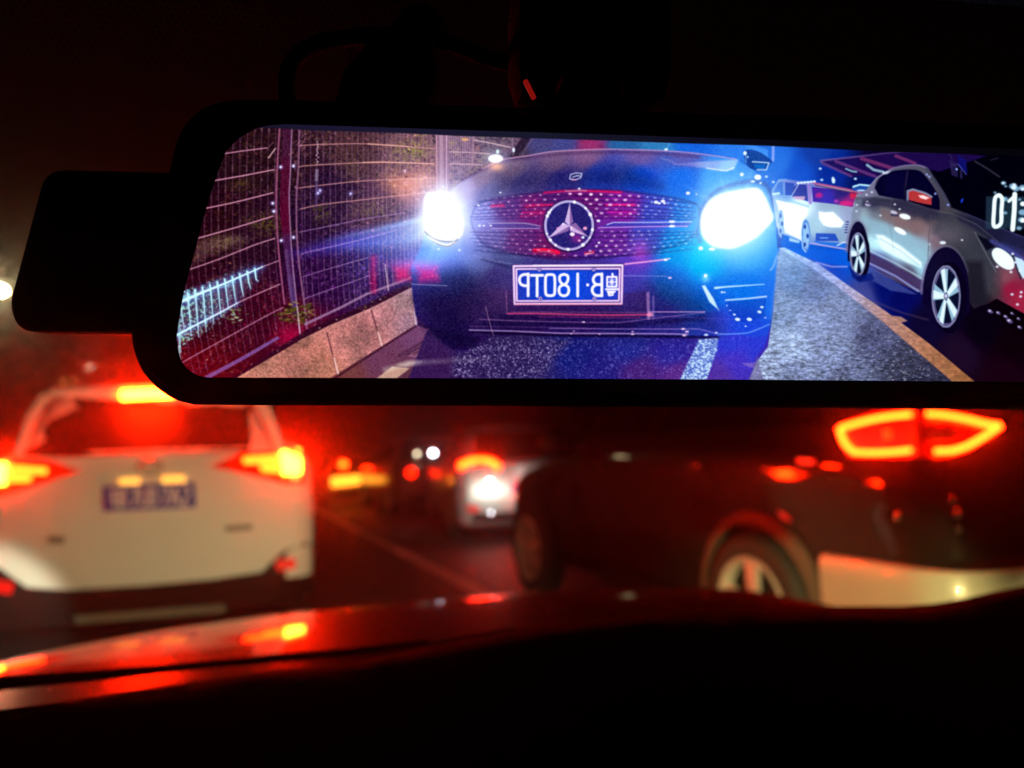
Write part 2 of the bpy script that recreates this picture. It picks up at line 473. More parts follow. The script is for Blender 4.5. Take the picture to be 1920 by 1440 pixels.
    road = [(1463, 466), (1521, 501.5), (1613, 570), (1660, 608), (1730, 668), (1800, 726), (1400, 726), (1418, 680), (1440, 650), (1449, 590), (1458, 480)]
    C.poly([(1450, 466), (1700, 470), (2120, 560), (2120, 726), (1440, 726)], lambda x, y: blobgrad(x, y, [
        (1480, 480, (40, 120, 215)), (1560, 490, (24, 66, 180)), (1540, 505, (60, 90, 190)), (1580, 480, (12, 90, 200)), (1620, 560, (70, 76, 150)), (1690, 560, (12, 16, 96)), (1660, 545, (10, 22, 110)),
        (1740, 600, (20, 14, 50)), (1800, 660, (34, 18, 44)), (1840, 620, (14, 6, 22)), (1900, 650, (20, 6, 16)), (1880, 700, (30, 10, 24)), (1960, 640, (12, 5, 14)), (2100, 640, (8, 4, 12))]), 1, 2)
    C.poly(road, lambda x, y: blobgrad(x, y, [(1475, 480, (110, 160, 214)), (1490, 520, (84, 140, 206)), (1530, 540, (92, 122, 190)), (1470, 580, (112, 146, 192)), (1560, 580, (116, 136, 186)),
                                             (1480, 650, (150, 172, 208)), (1560, 650, (122, 138, 186)), (1450, 690, (140, 158, 196)), (1520, 600, (130, 152, 200)), (1640, 640, (74, 76, 136)), (1700, 690, (58, 56, 96)), (1480, 705, (112, 126, 176)), (1600, 705, (92, 100, 152)), (1720, 715, (48, 44, 84))]), 1, 1.4)
    rs, rc = C.polycov(road, 1.5)
    rows = np.clip((Y[rs] - 465) / 250, 0, 1)
    g = (C.noise(rs, 5.5, 1.9, 41) * .55 + C.noise(rs, 3.0, 1.5, 42) * .55 + C.noise(rs, 11, 3.2, 43) * .35 - .72)
    C.im[rs] = C.im[rs] * (1 + (rc * g * (.25 + .75 * rows) * .95)[..., None])
    spark = np.clip((C.noise(rs, 2.6, 1.7, 44) * .6 + C.noise(rs, 5, 2.2, 45) * .5 - .70) * 5, 0, 1)
    C.mix(rs, rc * spark * (.18 + .34 * rows), (186, 206, 222))
    grey = C.im[rs].mean(-1, keepdims=True) * np.array([.95, 1.0, 1.12], np.float32)
    C.im[rs] = C.im[rs] * (1 - rc[..., None] * .5) + grey * rc[..., None] * .5
    # gravel glitter under the front bumper
    grav = [(919, 632), (1070, 637), (1045, 668), (1012, 712), (846, 712), (850, 672)]
    gs, gc = C.polycov(grav, 14)
    gn = C.noise(gs, 2.6, 2.4, 51) * .6 + C.noise(gs, 1.6, 1.6, 52) * .6
    C.mix(gs, gc * .6, (52, 36, 88))
    C.mix(gs, gc * np.clip((gn - .66) * 4, 0, 1) * .7, (180, 166, 214))
    C.mix(gs, gc * np.clip((.5 - gn) * 4, 0, 1) * .4, (26, 14, 60))
    us = C.box(1000, 632, 1320, 716)
    un = np.clip((C.noise(us, 2, 2, 53) + C.noise(us, 3.5, 3, 54) - 1.25) * 4, 0, 1)
    C.mix(us, un * .35, (150, 150, 235))
    # ---- the dark car behind: body
    body = spl([(943, 299), (993, 291), (1035, 284), (1093, 280), (1150, 279.5), (1238, 282), (1308, 287.5), (1380, 298)], 6) + \
        [(1412, 318), (1440, 350), (1452, 400), (1458, 470), (1453, 530), (1445, 597), (1442, 622), (1436, 642), (1420, 662), (1408, 690), (1322, 690), (1346, 634),
         (1250, 631), (1087, 631), (960, 629), (922, 632), (894, 648), (868, 660), (838, 650), (809, 621), (779, 592), (772, 540), (770, 500), (786, 470), (800, 430), (830, 370), (868, 338), (910, 314)]
    C.poly([(985, 250), (1060, 252), (1300, 262), (1400, 268), (1440, 280), (1440, 300), (1380, 300), (1240, 283), (1094, 281), (993, 292), (945, 299), (962, 285)],
           lambda x, y: blobgrad(x, y, [(970, 285, (70, 56, 80)), (1010, 270, (74, 70, 124)), (1060, 265, (72, 74, 140)), (1105, 268, (140, 50, 110)), (1170, 270, (40, 90, 160)), (1230, 270, (50, 130, 190)), (1300, 275, (24, 100, 205)), (1380, 285, (40, 120, 215)), (1420, 275, (60, 140, 225))]), 1, 2)
    C.poly([(982, 250), (1000, 252), (972, 292), (952, 297)], (44, 28, 46), .85, 2)
    C.stroke([(1004, 252), (978, 291)], 2, (120, 90, 120), .6, 2)
    C.dot(1105, 268, 15, (170, 50, 110), .5, 8, 10)
    C.poly([(1135, 272), (1150, 262), (1256, 268), (1250, 280), (1150, 280)], (54, 120, 160), .35, 3)
    C.stroke([(1150, 262.5), (1256, 267.5), (1250, 280)], 1.6, (120, 190, 220), .55)
    C.dot(1249, 280, 3.4, (225, 250, 255), .9, 2.6)
    C.stroke([(961, 256), (962, 290)], 3, (150, 120, 150), .5, 2)
    C.dot(963, 281, 2.6, (230, 240, 255), .9, 4.5)
    C.poly(body, lambda x, y: blobgrad(x, y, [
        (870, 345, (170, 150, 190)), (900, 330, (140, 112, 140)), (960, 315, (118, 92, 122)), (1040, 305, (120, 90, 130)), (1100, 292, (132, 92, 140)), (1200, 292, (110, 90, 160)), (1280, 295, (90, 90, 170)),
        (920, 365, (104, 96, 150)), (980, 345, (72, 62, 128)), (1050, 335, (52, 50, 140)), (1120, 330, (32, 62, 176)), (1200, 330, (18, 74, 196)), (1280, 330, (22, 104, 214)), (1340, 335, (60, 150, 224)),
        (900, 420, (150, 150, 220)), (950, 410, (92, 56, 132)), (1000, 420, (70, 40, 128)), (1067, 422, (42, 38, 116)), (1150, 420, (52, 52, 170)), (1220, 410, (30, 92, 200)), (1290, 410, (24, 124, 214)),
        (900, 490, (94, 96, 158)), (950, 480, (70, 70, 130)), (1020, 484, (62, 50, 124)), (1100, 485, (72, 52, 150)), (1190, 478, (96, 60, 180)), (1270, 470, (10, 132, 206)), (1320, 490, (0, 158, 216)), (1400, 480, (40, 150, 220)),
        (800, 490, (60, 84, 190)), (790, 540, (44, 28, 104)), (850, 520, (46, 50, 130)), (830, 580, (50, 26, 96)), (880, 580, (66, 36, 100)), (930, 560, (78, 46, 106)), (850, 625, (40, 20, 84)),
        (1000, 600, (52, 24, 92)), (950, 620, (44, 20, 80)), (1050, 615, (50, 26, 104)), (1150, 615, (44, 34, 120)), (1020, 560, (60, 34, 100)), (930, 520, (60, 46, 112)), (1100, 600, (56, 28, 110)), (1200, 560, (64, 56, 160)), (1260, 530, (28, 100, 200)), (1240, 600, (58, 52, 160)), (1330, 560, (16, 104, 210)), (1400, 540, (10, 112, 212)), (1440, 560, (30, 110, 214)),
        (1340, 605, (48, 66, 190)), (1400, 610, (32, 76, 204)), (1390, 650, (60, 58, 196)), (1360, 680, (74, 54, 176))]), 1, 2.2)
    def dk(x, y): return np.zeros(x.shape + (3,), np.float32) + np.array((16, 8, 44), np.float32)
    C.poly([(780, 560), (900, 500), (960, 580), (1170, 580), (1240, 520), (1330, 560), (1346, 620), (1250, 632), (900, 632), (812, 622)], dk, .38, 44)
    C.poly([(772, 530), (800, 505), (880, 500), (900, 560), (860, 630), (800, 610)], dk, .42, 36)
    C.poly([(930, 330), (1010, 312), (1180, 312), (1240, 350), (1100, 352), (930, 362)], dk, .34, 30)
    C.poly([(800, 612), (900, 632), (890, 652), (850, 655), (820, 636)], dk, .6, 8)
    C.stroke([(905, 486), (960, 503)], 5, (24, 14, 60), .5, 6)
    C.stroke([(880, 622), (1049, 629), (1250, 631), (1346, 633)], 5, (16, 8, 44), .7, 4)
    C.stroke([(900, 606), (1160, 611), (1320, 596)], 8, (26, 14, 66), .5, 7)
    C.stroke([(1312, 452), (1308, 430), (1314, 398), (1332, 368), (1362, 350), (1412, 340), (1440, 352), (1452, 392)], 8, (20, 40, 110), .6, 6, smooth=True)
    C.stroke([(868, 338), (905, 318), (943, 303), (993, 296), (1060, 288), (1150, 285), (1240, 288), (1310, 294)], 5, (70, 36, 84), .45, 5, smooth=True)
    # bonnet edge and sheen
    C.stroke([(905, 316), (943, 299), (993, 291), (1035, 284), (1093, 280.5), (1150, 279.5), (1238, 282), (1308, 287.5), (1380, 298)], 2.2, (206, 150, 190), .75, 1.4, smooth=True)
    C.stroke([(950, 300), (1000, 294)], 2, (80, 50, 90), .7, 1.5)
    C.stroke([(1240, 297), (1258, 302), (1270, 308), (1300, 306), (1380, 299)], 2, (150, 150, 190), .5, 2, smooth=True)
    C.poly([(1262, 307), (1300, 304), (1385, 299), (1376, 318), (1355, 321), (1320, 315)], lambda x, y: blobgrad(x, y, [(1280, 307, (120, 120, 200)), (1330, 308, (160, 170, 215)), (1370, 310, (176, 206, 240))]), .75, 4)
    C.stroke([(1325, 315), (1362, 320), (1376, 314)], 2.2, (235, 245, 255), .8, 2)
    # bonnet badge
    C.stroke([(1068, 335), (1070, 327), (1080, 324), (1091, 325), (1089, 333), (1079, 337), (1068, 335)], 2, (200, 206, 235), .9, 1.2)
    C.stroke([(1074, 332), (1082, 329), (1088, 330)], 2.2, (215, 220, 240), .8, 1.2)
    C.stroke([(1072, 337), (1080, 337)], 1.8, (240, 160, 200), .8, 1)
    # ---- grille
    gr = spl([(885, 402), (905, 378), (960, 367), (1030, 359), (1085, 356), (1160, 358), (1230, 366), (1300, 380), (1312, 402), (1302, 440), (1250, 465), (1160, 480), (1067, 486), (980, 478), (915, 462), (888, 430)], 6, True)
    C.poly(gr, lambda x, y: blobgrad(x, y, [(900, 400, (140, 136, 210)), (950, 385, (96, 40, 122)), (1000, 395, (130, 22, 106)), (1040, 375, (92, 24, 106)), (1100, 365, (120, 20, 110)), (1170, 390, (150, 26, 150)), (1230, 400, (70, 70, 190)), (1290, 410, (26, 120, 215)),
                                           (920, 440, (110, 90, 160)), (980, 450, (104, 34, 110)), (1030, 465, (120, 20, 90)), (1150, 445, (120, 40, 150)), (1210, 445, (72, 70, 180)), (1270, 450, (20, 128, 210)), (1100, 475, (84, 30, 130))]), .82, 9)
    for pts, w, col, a in [([(1020, 361), (1055, 358), (1085, 357), (1120, 358), (1165, 360)], 4, (250, 30, 110), .9), ([(1060, 358), (1085, 357), (1100, 357)], 2, (255, 190, 220), .9),
                           ([(985, 387), (1010, 385), (1036, 384)], 4, (236, 30, 96), .85), ([(980, 398), (1020, 396)], 4, (210, 20, 110), .7), ([(976, 405), (1018, 401)], 3.5, (220, 30, 110), .7),
                           ([(922, 386), (935, 385), (944, 385)], 6, (230, 40, 110), .7), ([(1136, 384), (1190, 384)], 3.4, (250, 40, 130), .85), ([(1140, 397), (1192, 397)], 4, (220, 30, 170), .7), ([(1145, 403), (1180, 403)], 3, (230, 40, 170), .6),
                           ([(1002, 470), (1020, 469), (1046, 473)], 8, (240, 20, 70), .9), ([(1010, 471), (1035, 473)], 2.5, (255, 130, 150), .8), ([(1098, 475), (1113, 473)], 5, (250, 50, 100), .9), ([(1100, 476), (1112, 474)], 2, (255, 220, 225), .9)]:
        C.stroke(pts, w, col, a, 2.2)
    stag = False
    for yb, cc, dens in [(364.0, 3.2e-4, 1), (373.0, 3.1e-4, 1), (382.5, 2.6e-4, .9), (391.0, 2.0e-4, .7), (399.5, 1.2e-4, .8), (405.5, .8e-4, .5),
                         (433.5, -.3e-4, .55), (442.5, -1.2e-4, .65), (452.5, -2.2e-4, .75), (462.0, -3.0e-4, .85), (471.0, -3.6e-4, .95), (479.0, -3.4e-4, .6)]:
        stag = not stag
        x0 = 1078.0 + (10 if stag else 0) + rng.uniform(-2, 2)
        for sgn in (-1, 1):
            px, st = x0, 20.0
            while 888 < px < 1304:
                py = yb + cc * (px - 1085) ** 2
                ring = ((px - 1067) / 52) ** 2 + ((py - 422.5) / 53) ** 2
                if ring > 1 and 360 < py < 484 and not (410 < py < 431):
                    u = abs(px - 1085) / 215
                    r = (2.7 if sgn > 0 else 2.2) * (1 - .42 * u) * (.75 + .35 * dens)
                    b = dens * (1 - .35 * u) * rng.uniform(.65, 1.0)
                    col = (248, 214, 240) if px > 1090 else (240, 180, 226)
                    if px > 1210:
                        col = (190, 216, 250)
                    C.stroke([(px - st * .5, py + 2.6), (px + st * .5, py + 3.0)], 2.2, (30, 12, 66), .45, 1.8)
                    if rng.random() > .10 + .25 * u * u:
                        C.dot(px + rng.normal(0, .7), py + rng.normal(0, .4), r * rng.uniform(1.0, 1.7), col, min(1, b * rng.uniform(.7, 1.15)), r * rng.uniform(.65, 1.0), 1.5)
                px += sgn * st
                st = 20.0 - 7.5 * abs(px - 1085) / 215
    for px, py, r in [(1230, 379, 4), (1236, 381, 3), (1243, 377, 4), (1246, 381, 2.5), (1290, 362, 4), (1306, 364, 1.6), (1086, 354, 3), (938, 361, 2), (1122, 414, 3.4), (1123, 455, 2.5)]:
        C.dot(px, py, r, (240, 240, 255), .95, r * .75, 1.5)
    C.stroke(gr + gr[:1], 3, (20, 10, 60), .45, 4)
    # centre bars
    C.poly([(918, 419), (980, 417), (1000, 420), (1013, 425), (1013, 429), (918, 428)], (80, 60, 140), .7, 2)
    C.stroke([(916, 419), (960, 418), (985, 418.5), (1005, 422), (1013, 424)], 1.8, (190, 170, 210), .75, 1.3)
    C.stroke([(920, 428), (1012, 428.5)], 1.8, (196, 160, 210), .75, 1.3)
    C.poly([(1140, 420), (1160, 417), (1297, 416), (1290, 424), (1122, 428)], (60, 60, 170), .7, 2)
    C.stroke([(1138, 421), (1150, 417), (1220, 417), (1297, 416)], 2, (190, 200, 245), .9, 1.2)
    C.stroke([(1122, 427), (1200, 425), (1290, 424)], 2, (214, 150, 225), .9, 1.2)
    for px, py in [(1260, 415.5), (1260, 424)]:
        C.dot(px, py, 6, (245, 250, 255), .95, 2.4)
    for px in (899, 907, 920):
        C.dot(px, 423, 2.4, (240, 240, 255), .95, 1.6)
    # star emblem
    C.dot(1067, 422.5, 46, (38, 36, 112), .93, 46, 2)
    t = np.linspace(0, 2 * math.pi, 49)
    C.stroke([(1067 + 46.5 * math.cos(q), 423.5 + 47 * math.sin(q)) for q in t], 6.5, (24, 16, 60), .6, 2)
    C.stroke([(1067 + 44.5 * math.cos(q), 422.5 + 45 * math.sin(q)) for q in t], 4.6, (190, 178, 226), .95, 1.3)
    C.stroke([(1067 + 43 * math.cos(q), 422 + 43.4 * math.sin(q)) for q in t[3:22]], 1.6, (110, 80, 150), .8, 1.2)
    for q in rng.uniform(0, 2 * math.pi, 16):
        C.dot(1067 + 44.5 * math.cos(q), 422.5 + 45 * math.sin(q), rng.uniform(1.8, 3.6), (244, 244, 255), .9)
    cx, cy = 1067.5, 423
    for tip, l, r in [((1068, 381), (1059, 416), (1075, 416)), ((1028, 446), (1056, 417), (1066, 433)), ((1101, 443), (1069, 433), (1079, 417))]:
        C.poly([tip, l, (cx, cy)], (206, 180, 220), .95, 1.2)
        C.poly([tip, r, (cx, cy)], (142, 104, 164), .95, 1.2)
        C.stroke([tip, (cx, cy)], 1.4, (226, 205, 235), .7, 1)
    for px, py, r, col in [(1073, 439, 4.6, (255, 235, 240)), (1056, 420, 2.4, (240, 225, 250)), (1046, 428, 2.6, (230, 160, 210)), (1097, 428, 4, (240, 160, 200)), (1093, 445, 3, (220, 240, 255)), (1086, 451, 2.6, (250, 170, 200)), (1072, 427, 2.2, (250, 220, 235))]:
        C.dot(px, py, r, col, .95, r * .8)
    C.glow(1082, 446, 12, 10, (210, 20, 100), .5)
    # ---- bumper lines
    C.stroke([(886, 478), (920, 488), (960, 495)], 1.6, (150, 150, 190), .45, 1.8, smooth=True)
    C.stroke([(1169, 495.6), (1210, 491), (1252, 486)], 3, (240, 160, 210), .9, 1.5)
    C.dot(1248, 487, 3.6, (245, 245, 255), 1, 2.2)
    C.dot(1255, 485, 2.4, (220, 240, 255), .8, 1.4)
    # ---- number plate (mirrored as the display shows it)
    C.poly([(959, 496), (1170, 494), (1168, 573), (961, 573)], (40, 24, 80), .8, 3)
    for pts, w in [([(963, 499), (1167, 497.5), (1165.5, 569.5), (964.5, 570), (963, 499)], 4.2), ([(968, 504.5), (1162, 503.5), (1160.5, 564), (969, 564.5), (968, 504.5)], 3.6)]:
        C.stroke(pts, w, (232, 200, 240), .98, 1.3)
    C.stroke([(1000, 497.5), (1165, 497)], 2, (255, 240, 250), .9)
    C.stroke([(966, 570.5), (1165, 570.5)], 1.8, (240, 130, 150), .8)
    C.poly([(970.5, 507), (1159, 506), (1158, 562), (971.5, 562.5)], lambda x, y: ramp(x, [(970, (34, 60, 176)), (1070, (16, 76, 206)), (1160, (40, 60, 180))]), 1, 1.2)
    ps = C.box(972, 507, 1158, 562)
    C.im[ps] = C.im[ps] * (1 + .18 * np.sin(Y[ps] * 2.4))[..., None]
    Z = lambda *pp: [(880 + a / 5.333, 460 + b / 5.333) for a, b in pp]
    ink = (240, 232, 255)
    def ch(pts, sm=False, w=5.2):
        C.stroke(Z(*pts), w, ink, 1, 1.2, smooth=sm)
    ch([(588, 285), (587, 505)]); ch([(588, 292), (545, 292), (512, 310), (500, 345), (512, 385), (545, 403), (588, 403)], True)
    ch([(618, 300), (733, 300)]); ch([(677, 300), (677, 508)])
    ch([(808, 292), (845, 300), (854, 345), (854, 450), (845, 495), (808, 504), (770, 495), (761, 450), (761, 345), (770, 300), (808, 292)], True)
    ch([(945, 290), (982, 305), (985, 350), (960, 388), (930, 388), (903, 350), (908, 305), (945, 290)], True)
    ch([(945, 392), (985, 415), (994, 455), (980, 492), (945, 505), (910, 492), (896, 455), (905, 415), (945, 392)], True)
    ch([(1083, 285), (1083, 508)])
    C.dot(*Z((1183, 396))[0], 3, ink)
    ch([(1325, 285), (1325, 505)]); ch([(1325, 291), (1268, 294), (1238, 340), (1262, 388), (1325, 392)], True); ch([(1270, 392), (1235, 420), (1230, 462), (1262, 500), (1325, 503)], True)
    ch([(1378, 316), (1472, 316), (1472, 414), (1378, 414), (1378, 316)], False, 3.6); ch([(1430, 286), (1436, 314)], False, 4)
    ch([(1425, 334), (1425, 402)], False, 2.6); ch([(1396, 366), (1456, 366)], False, 2.6); ch([(1402, 340), (1448, 394)], False, 1.5); ch([(1448, 340), (1402, 394)], False, 1.5)
    ch([(1366, 440), (1486, 440)], False, 3.8); ch([(1380, 463), (1456, 463), (1440, 474), (1398, 478)], False, 3.2); ch([(1392, 478), (1398, 500), (1436, 494)], True, 3.6)
    for a, b in [(698, 243), (1245, 243), (710, 533), (1250, 533)]:
        q = Z((a, b))[0]
        C.dot(*q, 4.5, (70, 60, 140), .9, 4.5)
        C.stroke([(q[0] + 2.6 * math.cos(v), q[1] + 2.6 * math.sin(v)) for v in np.linspace(0, 6.3, 9)], 1.6, (220, 200, 240), .9, 1)
    # lower intake and lip
    C.poly([(950, 546), (960, 546), (964, 574), (1166, 574), (1170, 550), (1214, 545), (1222, 596), (1150, 600), (954, 588)], (60, 30, 86), .45, 5)
    for pts, w, col, a in [([(952, 588), (1006, 588), (1080, 590), (1140, 591), (1216, 590)], 3, (206, 66, 120), .85), ([(960, 585), (1210, 586)], 1.4, (150, 90, 150), .6), ([(1010, 594), (1200, 596)], 2, (170, 40, 110), .5),
                           ([(899, 599), (950, 601), (1020, 603), (1090, 604.5), (1161, 605), (1320, 586)], 1.8, (190, 130, 190), .5), ([(880, 619), (960, 621), (1049, 625), (1140, 625.5), (1236, 626), (1290, 627)], 2.6, (170, 140, 200), .8),
                           ([(1216, 585), (1322, 585)], 1.8, (210, 150, 210), .85), ([(1030, 616), (1180, 617), (1280, 617), (1310, 617), (1344, 626)], 1.6, (170, 140, 220), .7), ([(880, 612), (1100, 615)], 1.4, (120, 80, 150), .5),
                           ([(910, 575), (916, 598), (925, 629)], 1.3, (190, 140, 170), .7), ([(949, 546), (950, 588)], 1.4, (180, 110, 150), .6), ([(1222, 592), (1400, 600)], 1.2, (130, 110, 220), .4), ([(880, 478), (1000, 485)], 1.2, (120, 110, 170), .3)]:
        C.stroke(pts, w, col, a, 1.5)
    C.stroke([(1215, 550), (1216, 596)], 6, (196, 150, 210), .55, 3)
    C.stroke([(1225, 556), (1225, 594)], 4, (170, 140, 220), .4, 3)
    C.dot(1219, 590, 6, (240, 150, 190), .8, 4, 3)
    for px, py, r in [(1094, 604, 3), (1071, 626, 2), (1076, 621, 2), (1124, 627, 2), (1186, 622, 2.5), (1186, 627, 3), (1281, 617, 4), (1288, 622, 4), (1283, 629, 4), (1343, 624, 3), (1324, 628, 4), (1256, 521, 4)]:
        C.dot(px, py, r, (240, 200, 236) if px < 1290 else (225, 240, 255), .85, r * .5, 1.4)
    C.stroke([(1170, 517), (1250, 518)], 1.4, (170, 170, 235), .6, 1.4)
    # fog light corner
    C.poly([(1316, 536), (1322, 535), (1338, 560), (1346, 580), (1330, 566)], (214, 238, 255), .9, 2)
    C.stroke([(1338, 562), (1348, 582)], 2, (150, 190, 240), .7, 2)
    C.dot(1323, 517, 3.4, (235, 250, 255), .95); C.glow(1323, 522, 8, 8, (150, 190, 255), .6)
    C.stroke([(1341, 540), (1360, 538), (1433, 533)], 4.2, (206, 240, 255), .9, 1.5, w2=1.4)
    C.stroke([(1361, 563), (1400, 560), (1437, 556)], 2.8, (200, 226, 255), .9, 1.4)
    C.poly([(1362, 566), (1437, 560), (1434, 592), (1408, 604), (1378, 602), (1368, 588)], (14, 60, 170), .5, 4)
    for px, py, r in [(1354, 548, 2.8), (1359, 548, 2), (1363, 573, 1.6), (1369, 582, 1.6), (1377, 590, 2.8), (1383, 599, 5), (1405, 599, 5), (1424, 585, 4), (1428.6, 576, 3.4), (1435, 596, 1.8), (1398, 612, 2)]:
        C.dot(px, py, r, (222, 240, 255), .95, r * .62, 1.4, .2)
    C.stroke([(1346, 627), (1396, 625), (1420, 618), (1443, 608)], 2.2, (120, 170, 240), .8, 1.8, smooth=True)
    for xx in (1376, 1388, 1402):
        C.stroke([(xx, 632), (xx - 2, 652)], 3, (110, 110, 225), .45, 3)
    C.stroke([(1457, 480), (1450, 500), (1445, 506)], 4, (150, 190, 230), .6, 2)
    C.stroke([(1458, 470), (1453, 530), (1445, 597)], 3, (90, 140, 220), .5, 3)
    # pale grainy strip of road seen past the front wheel
    strip = [(1311, 636), (1347, 635), (1345, 657), (1325, 713), (1274, 713), (1296, 668)]
    ss, sc = C.polycov(strip, 3)
    sn = C.noise(ss, 3.4, 2.4, 61) * .6 + C.noise(ss, 1.8, 1.6, 62) * .5
    C.mix(ss, sc * .9, (92, 120, 190))
    C.mix(ss, sc * np.clip((sn - .45) * 4, 0, 1) * .85, (212, 236, 248))
    C.poly([(1346, 640), (1440, 630), (1434, 650), (1420, 668), (1412, 690), (1402, 716), (1324, 716), (1344, 660)], lambda x, y: blobgrad(x, y, [(1370, 640, (48, 62, 196)), (1420, 645, (50, 62, 196)), (1380, 680, (74, 56, 186)), (1350, 706, (90, 56, 158))]), .8, 3)
    C.poly([(1390, 681), (1417, 680), (1412, 690), (1402, 688)], (136, 110, 190), .7, 2)
    C.poly([(1402, 716), (1412, 690), (1420, 668), (1432, 716)], (120, 110, 160), .55, 3)
    # ---- far right: second row of cars
    C.stroke([(1450, 270), (1449.5, 300)], 5, (150, 170, 235), .8, 1.5)
    pur = (150, 88, 160)
    C.poly([(1539, 301), (1610, 293), (1660, 287), (1698, 283), (1770, 285), (1850, 292), (1760, 322), (1690, 316), (1642, 331), (1596, 330)], (38, 18, 84), .85, 2)
    C.stroke([(1539, 301), (1610, 293), (1660, 287), (1698, 284), (1770, 285)], 3.6, (120, 88, 156), .8, 2, w2=2, a2=.3)
    for a, b, w in [((1541, 305), (1596, 330), 5), ((1567, 302), (1642, 331), 5.5), ((1616, 297), (1676, 316), 7), ((1680, 292), (1716, 306), 6)]:
        C.stroke([a, b], w, (122, 66, 134) if b[0] < 1660 else (140, 60, 118), .7, 2.6)
    C.stroke([(1586, 316), (1598, 321), (1606, 322)], 3, (150, 200, 215), .85, 1.4)
    C.stroke([(1626, 309), (1638, 318), (1656, 322)], 5, (150, 190, 205), .85, 1.6)
    C.poly([(1780, 300), (1795, 306), (1797, 334), (1785, 332)], (52, 44, 96), .7, 2)
    C.poly([(1796, 290), (1812, 300), (1814, 326), (1798, 312)], (22, 22, 110), .9, 2)
    C.stroke([(1797, 308), (1812, 327)], 2, (90, 100, 200), .7); C.dot(1794, 317, 2.2, (160, 180, 255), .9)
    C.stroke([(1802, 320), (1803, 336)], 4, (60, 54, 110), .7, 2)
    C.stroke([(1828, 302), (1850, 315), (1874, 331)], 3.4, (62, 58, 76), .75, 1.8)
    C.stroke([(1858, 300), (1872, 296)], 2, (70, 66, 84), .6); C.stroke([(1780, 287), (1786, 300)], 2, (60, 56, 90), .6)
    # white car
    C.poly([(1447, 360), (1460, 337), (1476, 336), (1525, 342), (1560, 350), (1616, 361), (1606, 372), (1602, 420), (1590, 469), (1519, 458), (1500, 452), (1470, 440), (1456, 425)],
           lambda x, y: blobgrad(x, y, [(1470, 360, (110, 150, 205)), (1500, 385, (214, 240, 248)), (1560, 390, (150, 170, 190)), (1590, 400, (150, 160, 190)), (1560, 440, (140, 165, 190)), (1530, 430, (160, 190, 205)), (1525, 455, (120, 150, 200)), (1500, 350, (90, 110, 190))]), 1, 1.6)
    C.poly([(1449, 362), (1459, 343), (1468, 340), (1469, 366)], (46, 100, 190), .85, 1.5)
    C.poly([(1472, 341), (1490, 343), (1484, 366), (1472, 366)], (30, 62, 165), .9, 1.5)
    C.poly([(1488, 350), (1498, 345), (1512, 346), (1516, 378), (1484, 368)], (36, 44, 140), .9, 1.5)
    C.stroke([(1484, 368), (1497, 346)], 2, (170, 200, 235), .8)
    C.stroke([(1447, 358), (1460, 337), (1474, 336)], 2, (150, 190, 225), .6, 1.6)
    C.stroke([(1470, 340), (1500, 344), (1515, 346)], 2, (130, 120, 190), .6, 1.6)
    C.stroke([(1516.5, 345), (1519.5, 380)], 6, (150, 120, 196), .9, 1.6)
    C.poly([(1487, 368), (1510, 368), (1508, 375), (1490, 373)], (200, 160, 190), .9, 1.4)
    C.poly([(1447, 362), (1462, 360), (1463, 364), (1449, 366)], (190, 235, 248), .9, 1.4)
    C.poly([(1522.5, 350), (1560, 354), (1606, 363), (1599, 388), (1560, 382), (1524, 378)], lambda x, y: blobgrad(x, y, [(1530, 360, (70, 30, 150)), (1550, 370, (54, 44, 170)), (1580, 360, (40, 34, 120)), (1590, 380, (150, 40, 130))]), 1, 1.4)
    for px, py, rx, ry, col in [(1536, 366, 7, 5, (190, 30, 130)), (1587, 381, 13, 4.5, (216, 40, 130)), (1600, 366, 7, 7, (210, 40, 80)), (1568, 377, 4, 3, (190, 60, 180))]:
        C.dot(px, py, rx, col, .8, ry, 3)
    C.stroke([(1525, 343), (1560, 349), (1590, 355), (1616, 361)], 3.6, (196, 84, 130), .85, 2)
    C.stroke([(1528, 347), (1610, 363)], 2, (60, 6, 60), .7)
    for px in range(1497, 1530, 6):
        C.dot(px, 343 - .1 * (px - 1497), 3.2, (225, 245, 255), .9, 2.2)
    C.poly([(1454, 374), (1480, 380), (1515, 390), (1515, 402), (1505, 414), (1502, 450), (1473, 436), (1463, 400)], (232, 254, 255), 1, 2)
    C.stroke([(1452, 370), (1480, 376), (1516, 387)], 3, (130, 180, 205), .8, 2)
    C.poly([(1535, 396), (1547, 398), (1562, 397), (1574, 408), (1583, 417), (1577, 426.5), (1556, 426), (1544, 422), (1536, 410)], (236, 254, 255), 1, 1.8)
    C.glow(1558, 412, 26, 18, (140, 190, 240), .4)
    C.poly([(1530, 437), (1566, 438), (1573, 452), (1529, 452)], (30, 70, 180), .9, 1.6)
    C.stroke([(1538, 446), (1552, 446)], 2, (140, 200, 240), .8)
    C.poly([(1522, 452), (1590, 456), (1588, 466), (1545, 460)], (14, 100, 210), .8, 1.6)
    C.stroke([(1519, 456), (1550, 461), (1590, 468)], 3, (166, 160, 220), .9, 1.3)
    C.stroke([(1570, 460), (1582, 454), (1590, 455)], 2.6, (214, 220, 235), .9)
    for i in range(5):
        C.dot(1589 - i * .6, 416 + i * 5, 3.4, (60, 60, 120), .9, 1.5); C.dot(1588, 418 + i * 5, 2, (200, 200, 240), .6, 1)
    C.poly([(1502, 453), (1519, 458), (1590, 470), (1592, 500), (1540, 492), (1512, 482), (1470, 470), (1463, 455), (1473, 440)], (14, 94, 206), .85, 3)
    C.poly([(1480, 445), (1500, 452), (1498, 456), (1480, 452)], (190, 225, 240), .8, 2)
